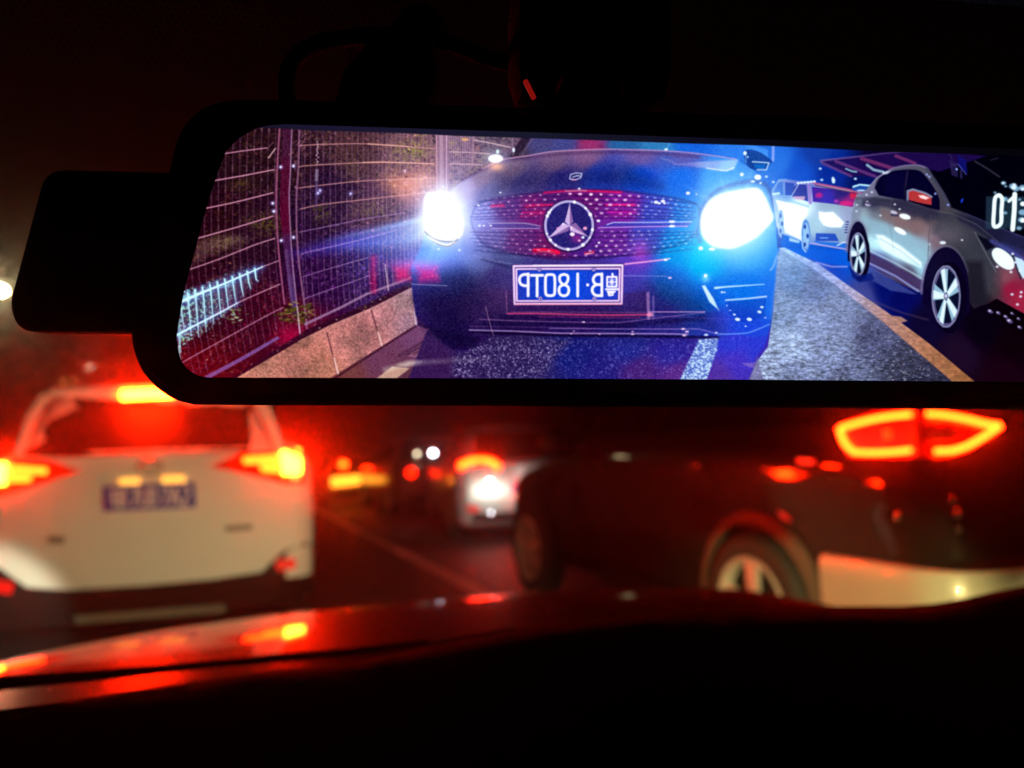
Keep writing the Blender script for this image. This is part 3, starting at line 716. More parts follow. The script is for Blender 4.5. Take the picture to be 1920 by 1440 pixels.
    for cx2, cy2, rx, ry in [(1511, 442, 8.5, 31), (1464.5, 419, 5, 26)]:
        C.dot(cx2, cy2, rx, (80, 130, 200), 1, ry, 1.4)
        C.dot(cx2 + .5, cy2, rx * .72, (150, 190, 225), .9, ry * .8, 1.4)
        for i in range(10):
            C.dot(cx2 + rx * .4 * math.cos(i * 2.1), cy2 + ry * .62 * math.sin(i * 2.1), 2.0, (30, 60, 140), .85, 4)
        C.stroke([(cx2 - rx, cy2), (cx2 - rx * .7, cy2 + ry * .75), (cx2, cy2 + ry)], 1.6, (214, 240, 250), .8)
    C.poly([(1597, 352), (1602, 346), (1633, 347), (1630, 356), (1614, 360), (1600, 357)], (40, 84, 170), .9, 1.6)
    C.stroke([(1600, 350), (1612, 346), (1632, 348)], 3.4, (190, 235, 245), .9); C.dot(1615, 357, 9, (200, 225, 240), .8, 2)
    for px, py in [(1562, 335), (1541, 337), (1604, 335), (1538, 316), (1391, 326), (1437, 331), (1410, 340), (1450, 341)]:
        C.dot(px, py, 3, (190, 220, 245), .85, 4 if px == 1562 else 2.4)
    C.dot(1563, 339, 3.4, (215, 240, 250), .9, 5)
    # ---- silver crossover in the next lane
    out = spl([(1592, 455), (1593, 428), (1600, 397), (1605, 370), (1616, 362), (1632, 347), (1645, 332), (1667, 318.5), (1698, 310), (1721, 309), (1738, 314), (1750, 335), (1767, 361), (1781, 388)], 5) + \
        spl([(1813, 400), (1848, 415), (1886, 430), (1925, 446), (1980, 474), (2010, 520), (2016, 570)], 5) + [(2000, 610), (1920, 588), (1869, 562), (1852, 570), (1826, 578), (1812, 560), (1745, 540), (1733, 545), (1722, 548), (1680, 528), (1628, 502), (1600, 500)]
    C.poly(out, lambda x, y: blobgrad(x, y, [
        (1605, 385, (130, 138, 160)), (1625, 365, (120, 120, 150)), (1640, 385, (74, 78, 100)), (1660, 395, (110, 104, 114)), (1640, 410, (122, 130, 144)), (1620, 405, (150, 168, 180)), (1690, 385, (52, 50, 74)), (1710, 400, (64, 58, 78)), (1740, 400, (54, 50, 70)),
        (1720, 425, (126, 100, 106)), (1690, 415, (130, 110, 112)), (1760, 420, (84, 76, 86)), (1755, 450, (120, 98, 112)), (1700, 450, (140, 172, 186)), (1660, 430, (136, 160, 172)), (1680, 470, (176, 214, 226)), (1720, 475, (168, 206, 216)), (1735, 500, (160, 204, 218)), (1645, 455, (190, 230, 236)), (1660, 455, (180, 220, 230)), (1730, 455, (140, 150, 166)),
        (1790, 430, (62, 64, 70)), (1780, 450, (70, 66, 74)), (1800, 460, (52, 54, 62)), (1815, 505, (44, 46, 54)), (1825, 525, (40, 40, 50)), (1840, 555, (30, 26, 38)), (1860, 415, (24, 24, 46)), (1840, 445, (40, 42, 56)), (1870, 520, (84, 66, 78)), (1820, 430, (40, 40, 60)), (1860, 440, (30, 30, 62)), (1900, 455, (44, 48, 100)), (1820, 480, (60, 64, 72)), (1840, 510, (66, 66, 76)), (1850, 480, (56, 60, 74)), (1830, 550, (36, 28, 44)), (1860, 540, (70, 62, 70)), (1895, 540, (150, 30, 66)), (1915, 560, (160, 40, 70)), (1885, 520, (140, 80, 96)),
        (1960, 540, (60, 30, 44)), (1660, 500, (70, 60, 110)), (1700, 520, (74, 58, 90)), (1640, 490, (60, 66, 150))]), 1, 1.5)
    C.poly([(1604, 376), (1640, 371), (1664, 372), (1700, 379), (1760, 399), (1792, 403), (1762, 414), (1700, 397), (1650, 386), (1608, 388)], (52, 50, 76), .8, 6)
    C.poly([(1652, 394), (1700, 404), (1746, 422), (1744, 447), (1700, 432), (1656, 414)], (134, 108, 112), .6, 12)
    C.poly([(1618, 404), (1655, 416), (1700, 438), (1744, 458), (1740, 508), (1727, 502), (1640, 446), (1615, 414)], (150, 182, 198), .8, 10)
    C.poly([(1762, 402), (1800, 404), (1850, 446), (1868, 506), (1850, 560), (1828, 575), (1818, 522), (1800, 480), (1775, 462), (1750, 436)], (60, 62, 74), .8, 12)
    C.poly([(1812, 490), (1842, 490), (1850, 560), (1828, 578), (1818, 540)], (30, 26, 40), .75, 12)
    C.poly([(1790, 400), (1830, 408), (1925, 448), (1925, 472), (1850, 440), (1800, 416)], (34, 34, 62), .75, 7)
    C.poly([(1596, 400), (1608, 374), (1618, 366), (1614, 400), (1602, 440)], (126, 140, 160), .6, 5)
    C.dot(1768, 455, 6, (226, 240, 250), .9, 3, 2.5)
    C.glow(1775, 440, 40, 22, (110, 86, 104), .35)
    # glass
    C.poly(spl([(1640, 352), (1647, 334), (1668, 322), (1700, 317.5), (1724, 320), (1737, 332), (1750, 350), (1761, 372), (1762, 394)], 5) + [(1740, 389), (1700, 375), (1664, 369), (1648, 366)], (12, 10, 44), 1, 1.4)
    C.poly(spl([(1745, 318), (1757, 335), (1772, 360), (1787, 388)], 4) + [(1815, 398), (1850, 413), (1868, 421), (1862, 380), (1830, 345), (1790, 330)], (6, 5, 20), 1, 2.5)
    C.poly([(1660, 326), (1698, 320), (1694, 372), (1660, 368)], (16, 12, 58), .7, 3)
    C.stroke([(1702, 319), (1697, 350), (1696, 375)], 4, (30, 24, 56), .9, 1.6)
    C.stroke([(1702, 322), (1699, 350)], 1.2, (70, 56, 100), .6)
    C.stroke([(1641, 349), (1650, 332), (1668, 320.5), (1690, 315.5), (1716, 315)], 2.2, (84, 76, 110), .7, 1.4, smooth=True)
    C.stroke([(1666, 319), (1680, 313.5), (1700, 310), (1722, 309.5), (1738, 315)], 3, (126, 112, 158), .8, 1.8, smooth=True)
    C.stroke([(1632, 347), (1645, 333), (1664, 321)], 2.4, (150, 146, 184), .7, 1.8)
    C.poly([(1655, 322), (1672, 320), (1664, 326), (1655, 327)], (206, 220, 235), .8, 2)
    C.stroke([(1738, 316), (1750, 335), (1767, 362), (1779, 386)], 6, (72, 72, 92), .9, 2, w2=9)
    for px, py in [(1738, 327), (1743, 331), (1754, 363), (1778, 384)]:
        C.dot(px, py, 2.4, (140, 150, 215), .9)
    C.dot(1804, 376, 2, (30, 70, 220), .9, 5, 2, .4)
    # door mirror
    C.poly([(1702, 358), (1710, 354), (1730, 359), (1747, 368), (1747, 384), (1730, 382), (1705, 375)], (176, 58, 62), 1, 1.4)
    C.stroke([(1702, 374), (1702, 358), (1712, 355), (1735, 362), (1747, 369)], 4, (130, 140, 170), .95, 1.4)
    C.poly([(1722, 366), (1732, 366), (1743, 371), (1736, 374), (1726, 371)], (255, 226, 226), .95, 2.4)
    C.poly([(1706, 376), (1747, 385), (1747, 389), (1712, 380)], (14, 8, 30), .9, 1.5)
    # flank: shoulder line, handles, seams, streaks
    C.stroke([(1606, 372), (1640, 372), (1700, 384), (1760, 402)], 5, (44, 44, 66), .45, 4)
    for px, py, rx, ry, a in [(1697, 406, 11, 5, .25), (1688, 433, 13, 5, .5), (1676, 398, 7, 3, .3), (1628, 383, 6, 3.5, .1)]:
        C.dot(px, py, rx, (236, 248, 255) if rx > 8 else (190, 190, 214), .95, ry, 1.8, a)
    for px, py in [(1607, 384), (1606, 396), (1678, 383), (1626, 378), (1635, 360), (1625, 365), (1651, 404), (1687, 392), (1742, 458), (1804, 450)]:
        C.dot(px, py, 2.4, (220, 226, 240), .8, 1.8, 1.4)
    C.stroke([(1625, 380), (1636, 384)], 4, (60, 54, 90), .8, 1.6); C.stroke([(1672, 403), (1684, 404)], 4, (60, 54, 90), .8, 1.6)
    C.poly([(1642, 440), (1656, 441), (1690, 462), (1728, 492), (1728, 502), (1690, 478), (1650, 454)], (232, 252, 254), .95, 5)
    C.poly([(1642, 450), (1665, 458), (1700, 484), (1726, 502), (1700, 492), (1655, 468)], (222, 250, 252), .85, 5)
    C.stroke([(1650, 447), (1688, 470), (1724, 497)], 2.2, (130, 170, 190), .6, 2)
    C.stroke([(1746, 402), (1742, 440), (1740, 490)], 1.4, (90, 80, 90), .7, 1.4)
    C.stroke([(1672, 372), (1668, 420), (1676, 470)], 1.2, (96, 96, 106), .35, 1.4)
    C.stroke([(1760, 396), (1790, 402), (1830, 420), (1870, 452)], 2, (96, 92, 100), .6, 2)
    C.stroke([(1828, 435), (1846, 470), (1868, 510)], 1.8, (130, 126, 140), .6, 2)
    C.poly([(1832, 440), (1850, 448), (1865, 462), (1850, 470)], (10, 10, 30), .85, 2)
    C.stroke([(1813, 401), (1848, 416), (1886, 431), (1925, 447)], 2, (60, 56, 96), .8, 1.6)
    C.stroke([(1860, 452), (1890, 468), (1925, 490)], 7, (90, 96, 190), .55, 6)
    C.stroke([(1627, 468), (1680, 494), (1732, 524)], 3.4, (176, 200, 216), .75, 2.4)
    C.poly([(1628, 472), (1731, 527), (1733, 548), (1628, 492)], (74, 58, 104), .9, 1.6)
    C.stroke([(1627, 492), (1680, 518), (1722, 546)], 3.8, (140, 148, 204), .85, 1.8)
    C.poly([(1628, 498), (1720, 552), (1714, 552), (1670, 545), (1625, 520)], (92, 104, 170), .55, 3)
    # headlamp, grille and lower bumper
    C.poly(spl([(1860, 473), (1868, 464.5), (1882, 469), (1898, 483), (1902, 500), (1893, 506), (1877, 500), (1864, 487)], 4, True), (226, 248, 252), 1, 2)
    C.poly([(1900, 480), (1916, 486), (1940, 506), (1944, 530), (1918, 522), (1908, 504)], (196, 224, 240), .95, 2)
    C.stroke([(1900, 478), (1906, 500), (1914, 522)], 3, (40, 46, 60), .9, 1.6)
    for px, py in [(1899, 476), (1904, 492), (1896, 510), (1870, 500), (1913, 508), (1898, 552), (1914, 556), (1908, 571), (1915, 548)]:
        C.dot(px, py, 3, (220, 225, 245), .85, 2.4)
    C.poly([(1855, 568), (1869, 560), (1920, 588), (2000, 620), (1990, 640), (1900, 620), (1862, 590)], (16, 6, 16), .95, 2)
    for px, py, r in [(1857, 584, 6), (1872, 587, 5), (1886, 594, 5), (1898, 588, 4), (1893, 602, 7), (1910, 598, 4), (1912, 614, 5)]:
        C.dot(px, py, r, (110, 96, 150), .8, r * .55, 2, .5); C.dot(px - 1, py - 1, r * .4, (215, 215, 240), .8, r * .3)
    # wheels
    def wheel(cx, cy, rx, ry, ax, ay, top, dim):
        C.poly([(cx + (rx + ax) * math.cos(q), cy - 6 + (ry + ay) * math.sin(q)) for q in np.linspace(math.pi, 2 * math.pi, 20)] + [(cx + rx + ax, cy + ry * .6), (cx - rx - ax, cy + ry * .3)], (18, 12, 46), .97, 1.6)
        C.stroke([(cx + (rx + ax + 2) * math.cos(q), cy - 6 + (ry + ay + 2) * math.sin(q)) for q in np.linspace(math.pi * 1.0, math.pi * 1.85, 18)], 5, (118, 110, 152), .75, 2.6, w2=2.5, a2=.3)
        C.dot(cx + rx * .25, cy + 2, rx * 1.32, (16, 10, 34), 1, ry * 1.2, 1.8)
        C.dot(cx, cy, rx * 1.06, (92, 84, 128), 1, ry * 1.05, 1.4)
        C.dot(cx + rx * .06, cy, rx * .88, (18, 22, 48), 1, ry * .9, 1.4)
        for i in range(5):
            q = i * 2 * math.pi / 5 - 1.72
            for w, col, o in [(.30, (150, 186, 206), 0), (.15, (214, 232, 240), -.09)]:
                a1, a2 = q + o - w, q + o + w
                C.poly([(cx + rx * .16 * math.cos(a1 - .4), cy + ry * .16 * math.sin(a1 - .4)), (cx + rx * .94 * math.cos(a1), cy + ry * .94 * math.sin(a1)),
                        (cx + rx * .94 * math.cos(a2), cy + ry * .94 * math.sin(a2)), (cx + rx * .16 * math.cos(a2 + .4), cy + ry * .16 * math.sin(a2 + .4))], col, .96, 1.3)
        C.stroke([(cx + rx * math.cos(q), cy + ry * math.sin(q)) for q in np.linspace(0, 2 * math.pi, 30)], 2.4, (150, 160, 192), .75, 1.8)
        C.dot(cx, cy, rx * .17, (120, 120, 150), 1, ry * .11)
        C.dot(cx, cy - 1, rx * .09, (200, 205, 225), 1, ry * .06)
    wheel(1609, 477, 14.5, 40, 5, 16, 412, 1)
    wheel(1774, 556, 26, 57, 18, 30, 464, 1)
    C.poly([(1592, 500), (1612, 516), (1634, 512), (1640, 524), (1612, 530), (1598, 520)], (14, 30, 120), .8, 3)
    # lane line
    ln = [(1460, 465), (1521, 501.5), (1613, 570), (1660, 608), (1786, 716), (1828, 716), (1739.5, 642), (1660, 583), (1599, 541), (1536, 496), (1471, 464)]
    C.poly(ln, lambda x, y: ramp(x, [(1460, (170, 200, 235)), (1530, (160, 180, 226)), (1600, (176, 170, 196)), (1660, (186, 146, 136)), (1740, (176, 124, 92)), (1820, (160, 106, 66))]), .95, 1.8)
    C.poly([(1672, 592), (1690, 594), (1702, 602), (1688, 606)], (196, 146, 118), .8, 2)
    C.stroke([(1530, 492), (1560, 500), (1588, 500)], 3.4, (150, 160, 220), .75, 2)
    C.stroke([(1640, 566), (1690, 586), (1740, 600)], 2.5, (120, 90, 110), .4, 4)
    lb = C.box(1455, 460, 1835, 722)
    _s, lc = C.polycov(ln, 1.5)
    C.im[_s] = C.im[_s] * (1 + (lc * (C.noise(_s, 6, 3, 71) - .5) * .3)[..., None])
    # ---- reflected glare from the street lamps across the panel, washes of lens flare
    C.glow(790, 515, 40, 30, (60, 110, 240), .3)
    C.poly([(739, 502), (766, 499), (769, 524), (745, 526)], (236, 20, 96), .7, 15, 'mix')
    C.poly([(782, 502), (818, 500), (822, 526), (788, 528)], (226, 14, 116), .72, 17, 'mix')
    C.stroke([(701, 484), (699, 512), (701, 545)], 9, (206, 16, 90), .6, 12)
    for _ in range(90):
        px, py = (rng.normal(700, 4), rng.uniform(480, 548)) if rng.random() < .35 else (rng.uniform(738, 824), rng.uniform(498, 530))
        C.dot(px, py, rng.uniform(.8, 2.6), [(255, 70, 130), (140, 10, 90), (250, 120, 170)][rng.integers(3)], rng.uniform(.2, .6), 1, 1.4)
    C.glow(775, 495, 50, 10, (220, 40, 150), .45)
    C.stroke([(722, 496), (728, 545)], 2.4, (220, 190, 200), .7, 1.6)
    C.stroke([(772, 533), (838, 536)], 1.6, (190, 180, 230), .55, 1.4)
    # blue streak from the left headlamp
    C.poly([(812, 400), (740, 418), (650, 440), (545, 470), (548, 482), (660, 470), (760, 462), (820, 450)], lambda x, y: ramp(x, [(545, (10, 14, 90)), (640, (40, 60, 190)), (720, (70, 130, 240)), (800, (150, 210, 255))]), .62, 22, 'screen')
    C.stroke([(800, 409), (700, 432), (610, 452)], 7, (90, 160, 255), .8, 8, 'screen', 2, a2=.12)
    C.poly([(690, 470), (800, 440), (880, 450), (890, 500), (770, 500), (700, 500)], (40, 90, 210), .4, 50, 'screen')
    C.glow(815, 480, 60, 24, (70, 130, 240), .55)
    # headlamp halos
    C.glow(766, 350, 36, 26, (240, 120, 50), .6)
    C.glow(800, 338, 26, 14, (230, 130, 90), .4)
    C.glow(836, 405, 92, 84, (110, 150, 255), .62, p=1.3)
    C.glow(831, 404, 50, 60, (180, 214, 255), .85, p=2)
    C.glow(830, 405, 42, 54, (200, 228, 255), .9, p=4)
    C.poly(spl([(797, 366), (818, 359), (840, 360), (854, 374), (863, 394), (869, 419), (865, 442), (851, 450), (829, 450), (811, 443), (797, 431), (794, 406)], 5, True), (255, 255, 255), 1, 3.5)
    C.stroke([(796, 434), (810, 446), (828, 452), (850, 453), (858, 448)], 1.8, (130, 120, 130), .75, 1.4, smooth=True)
    C.stroke([(803, 444), (822, 455), (838, 459), (852, 454)], 3.4, (250, 248, 240), .95, 1.6, smooth=True)
    C.stroke([(812, 453), (828, 460), (842, 461), (858, 450)], 1.3, (140, 120, 110), .7, 1.2, smooth=True)
    for cx0, cy0, angs, L in [(832, 405, (-2.2, -1.75, -1.2, -.5, .35, 1.1, 1.9, 2.5), 95), (1385, 408, (-2.6, -2.0, -1.3, -.6, .3, 2.2, 2.75), 120)]:
        for a0 in angs:
            l0 = L * rng.uniform(.7, 1.15)
            C.stroke([(cx0 + 34 * math.cos(a0), cy0 + 34 * math.sin(a0)), (cx0 + l0 * math.cos(a0), cy0 + l0 * math.sin(a0))], 9, (150, 190, 255), .34, 9, 'screen', 1.5, a2=0)
    for px, py in [(831, 350), (822, 467), (861, 469), (897, 385), (899, 423)]:
        C.dot(px, py, 2.6, (225, 240, 255), .85, 2)
    C.glow(930, 312, 14, 8, (250, 140, 30), .85)
    C.dot(929, 297, 14, (255, 255, 255), 1, 8, 2.4); C.dot(933, 284, 3, (220, 250, 255), .9, 4)
    C.glow(929, 297, 24, 14, (170, 210, 255), .45)
    C.glow(1300, 470, 52, 46, (0, 120, 170), .55)
    C.glow(1385, 410, 112, 96, (120, 160, 235), .62, p=1.8)
    C.glow(1378, 414, 78, 68, (190, 212, 250), .8, -.3, 3.5)
    C.poly(spl([(1314, 408), (1323, 385), (1339, 369), (1363, 360), (1409, 352), (1425, 355), (1435, 369), (1444, 390), (1450, 410), (1436, 428), (1417, 446), (1381, 464), (1357, 466), (1333, 460), (1316, 440)], 5, True), (250, 255, 255), 1, 5)
    for px, py, rx, ry in [(1314, 465.5, 4.5, 3.6), (1335, 467, 6, 3), (1421, 332, 6.5, 5), (1391, 327, 3.4, 3.2), (1413, 340, 2.4, 2), (1426, 343, 2, 2)]:
        C.dot(px, py, rx, (236, 250, 255), 1, ry, 1.5)
    C.stroke([(1340, 467), (1356, 466)], 2, (190, 200, 230), .6)
    # far door mirror of the dark car
    C.poly(spl([(1396, 282), (1420, 283), (1446, 300), (1444, 308), (1434, 319), (1410, 317), (1398, 304)], 4, True), (26, 70, 150), .9, 2)
    C.stroke([(1411, 303), (1428, 304), (1442, 305), (1437, 318), (1420, 318)], 2.6, (190, 225, 245), .85, 1.4)
    C.poly([(1414, 308), (1436, 309), (1432, 316), (1416, 315)], (20, 120, 200), .8, 2)
    C.dot(1397, 287, 3.4, (225, 245, 255), .95, 4); C.stroke([(1398, 290), (1399, 304)], 1.6, (150, 190, 230), .7); C.dot(1402, 294, 2, (200, 230, 250), .8)
    # reflections lying on the glass of the panel itself
    C.stroke([(722, 694), (760, 684), (820, 678), (880, 675), (930, 673)], 9, (150, 146, 130), .6, 9, 'screen', 5, a2=.15, smooth=True)
    C.poly([(744, 684), (766, 676), (790, 678), (760, 690)], (220, 206, 180), .5, 8, 'screen')
    C.poly([(352, 500), (372, 452), (440, 440), (470, 448), (400, 474)], (120, 100, 84), .35, 14, 'screen')
    C.glow(1200, 470, 16, 22, (230, 30, 110), .45)
    # ---- clock read-out
    C.poly([(1849, 368), (2060, 368), (2060, 429), (1848, 429)], (48, 74, 92), .62, 4)
    for px, py, r in [(1882, 343, 5), (1886, 349, 3), (1900, 349, 8), (1905, 354, 7), (1918, 352, 8), (1866, 361, 3), (1885, 399, 4), (1884, 373, 6), (1912, 374, 3), (1918, 398, 8), (1916, 412, 7), (1911, 428, 5)]:
        C.dot(px, py, r, (150, 196, 224), .8, r * .7, 3)
    for px, py, r in [(1881, 343, 2.4), (1901, 351, 5), (1918, 354, 4), (1902, 346, 3)]:
        C.dot(px, py, r, (220, 236, 255), .9, r * .8, 2)
    wht = (226, 246, 248)
    C.stroke([(1872, 366), (1879, 372), (1878, 395), (1877, 418), (1868, 425), (1863, 420), (1864, 395), (1866, 372), (1872, 366), (1876, 367)], 7.6, wht, 1, 1.4, smooth=True)
    C.stroke([(1903, 364), (1902, 395), (1899, 430)], 9, wht, 1, 1.4); C.stroke([(1892, 377), (1899, 371), (1904, 364)], 6, wht, 1, 1.4)
    C.dot(1918, 382, 5, wht, 1, 4.5); C.dot(1918, 413, 5, wht, 1, 4.5)
    # ---- panel: red spill at lower left, bright band of light leak along the top, sensor grain, pixel rows
    C.glow(330, 720, 150, 90, (96, 0, 10), .55)
    im = np.clip(C.im, 0, 255)
    lum = im.mean(-1, keepdims=True) / 255
    gr1 = rng.normal(0, 1, (CH, CW, 1)).astype(np.float32)
    gr3 = rng.normal(0, 1, (CH, CW, 3)).astype(np.float32)
    gn2 = C.noise(full, 2.1, 1.9, 91)[..., None] - .5
    amt = np.clip(1.15 - lum, .1, 1) * np.clip(lum * 5, .15, 1) * np.interp(X, [1400, 1480], [1, .3])[..., None]
    # the camera behind is soft: fine detail slightly melted, highlights spread
    im = im * .5 + soften(im, 1) * .5
    im = im + .16 * (im - soften(im, 4))
    im = np.clip((im - 9) * 1.05, 0, 255)
    hi = np.clip(im - 150, 0, 255) * 1.5
    im = im + soften(hi, 4) * .16 + soften(hi, 14) * np.array([.035, .045, .07], np.float32)
    im = im + (gr1 * 7 + gr3 * 5 + gn2 * 30) * amt
    im = im * (1 + .05 * np.sin(Y * 2.15)[..., None] * np.clip(1.2 - lum, 0, 1)) * (1 + .03 * np.sin(X * 2.3)[..., None])
    # unlit strip of the panel above the picture
    edge = np.interp(X, [320, 520, 580, 760, 860, 1100, 1250, 1440, 1660, 1920, 2130], [236, 240, 244, 249.5, 254.5, 262, 267.5, 273, 284, 292, 296])
    m = np.clip((edge - Y) / 1.6 + .5, 0, 1)[..., None]
    strip = ramp(X, [(320, (20, 14, 26)), (600, (26, 22, 48)), (1000, (24, 24, 44)), (1300, (14, 14, 30)), (1500, (6, 5, 12)), (2100, (4, 4, 8))])
    im = im * (1 - m) + strip * m
    return np.clip(im, 0, 255) / 255.0

# ---------------------------------------------------------------- materials
def mat(name, base=(0.5, 0.5, 0.5), rough=0.5, metal=0.0, spec=0.5, coat=0.0, emit=None, strength=0.0, vary=0.0, vscale=30.0, bump=0.0, bscale=200.0, trans=0.0):
    m = bpy.data.materials.new(name)
    m.use_nodes = True
    n, l = m.node_tree.nodes, m.node_tree.links
    b = n['Principled BSDF']
    b.inputs['Base Color'].default_value = (*base, 1)
    b.inputs['Roughness'].default_value = rough
    b.inputs['Metallic'].default_value = metal
    b.inputs['Specular IOR Level'].default_value = spec
    b.inputs['Coat Weight'].default_value = coat
    b.inputs['Coat Roughness'].default_value = 0.04
    b.inputs['Transmission Weight'].default_value = trans
    if emit is not None:
        b.inputs['Emission Color'].default_value = (*emit, 1)
        b.inputs['Emission Strength'].default_value = strength
    if vary or bump:
        tc = n.new('ShaderNodeTexCoord')
    if vary:
        t = n.new('ShaderNodeTexNoise')
        t.inputs['Scale'].default_value = vscale
        t.inputs['Detail'].default_value = 5
        l.new(tc.outputs['Object'], t.inputs['Vector'])
        mx = n.new('ShaderNodeMix'); mx.data_type = 'RGBA'
        mx.inputs['A'].default_value = (*[c * (1 - vary) for c in base], 1)
        mx.inputs['B'].default_value = (*[min(1, c * (1 + vary)) for c in base], 1)
        l.new(t.outputs['Fac'], mx.inputs['Factor'])
        l.new(mx.outputs['Result'], b.inputs['Base Color'])
        mr = n.new('ShaderNodeMapRange')
        mr.inputs['To Min'].default_value = max(0.0, rough * (1 - vary)); mr.inputs['To Max'].default_value = min(1.0, rough * (1 + vary))
        l.new(t.outputs['Fac'], mr.inputs['Value'])
        l.new(mr.outputs['Result'], b.inputs['Roughness'])
    if bump:
        t2 = n.new('ShaderNodeTexNoise')
        t2.inputs['Scale'].default_value = bscale
        t2.inputs['Detail'].default_value = 3
        l.new(tc.outputs['Object'], t2.inputs['Vector'])
        bp = n.new('ShaderNodeBump')
        bp.inputs['Strength'].default_value = bump
        bp.inputs['Distance'].default_value = 0.002
        l.new(t2.outputs['Fac'], bp.inputs['Height'])
        l.new(bp.outputs['Normal'], b.inputs['Normal'])
    return m


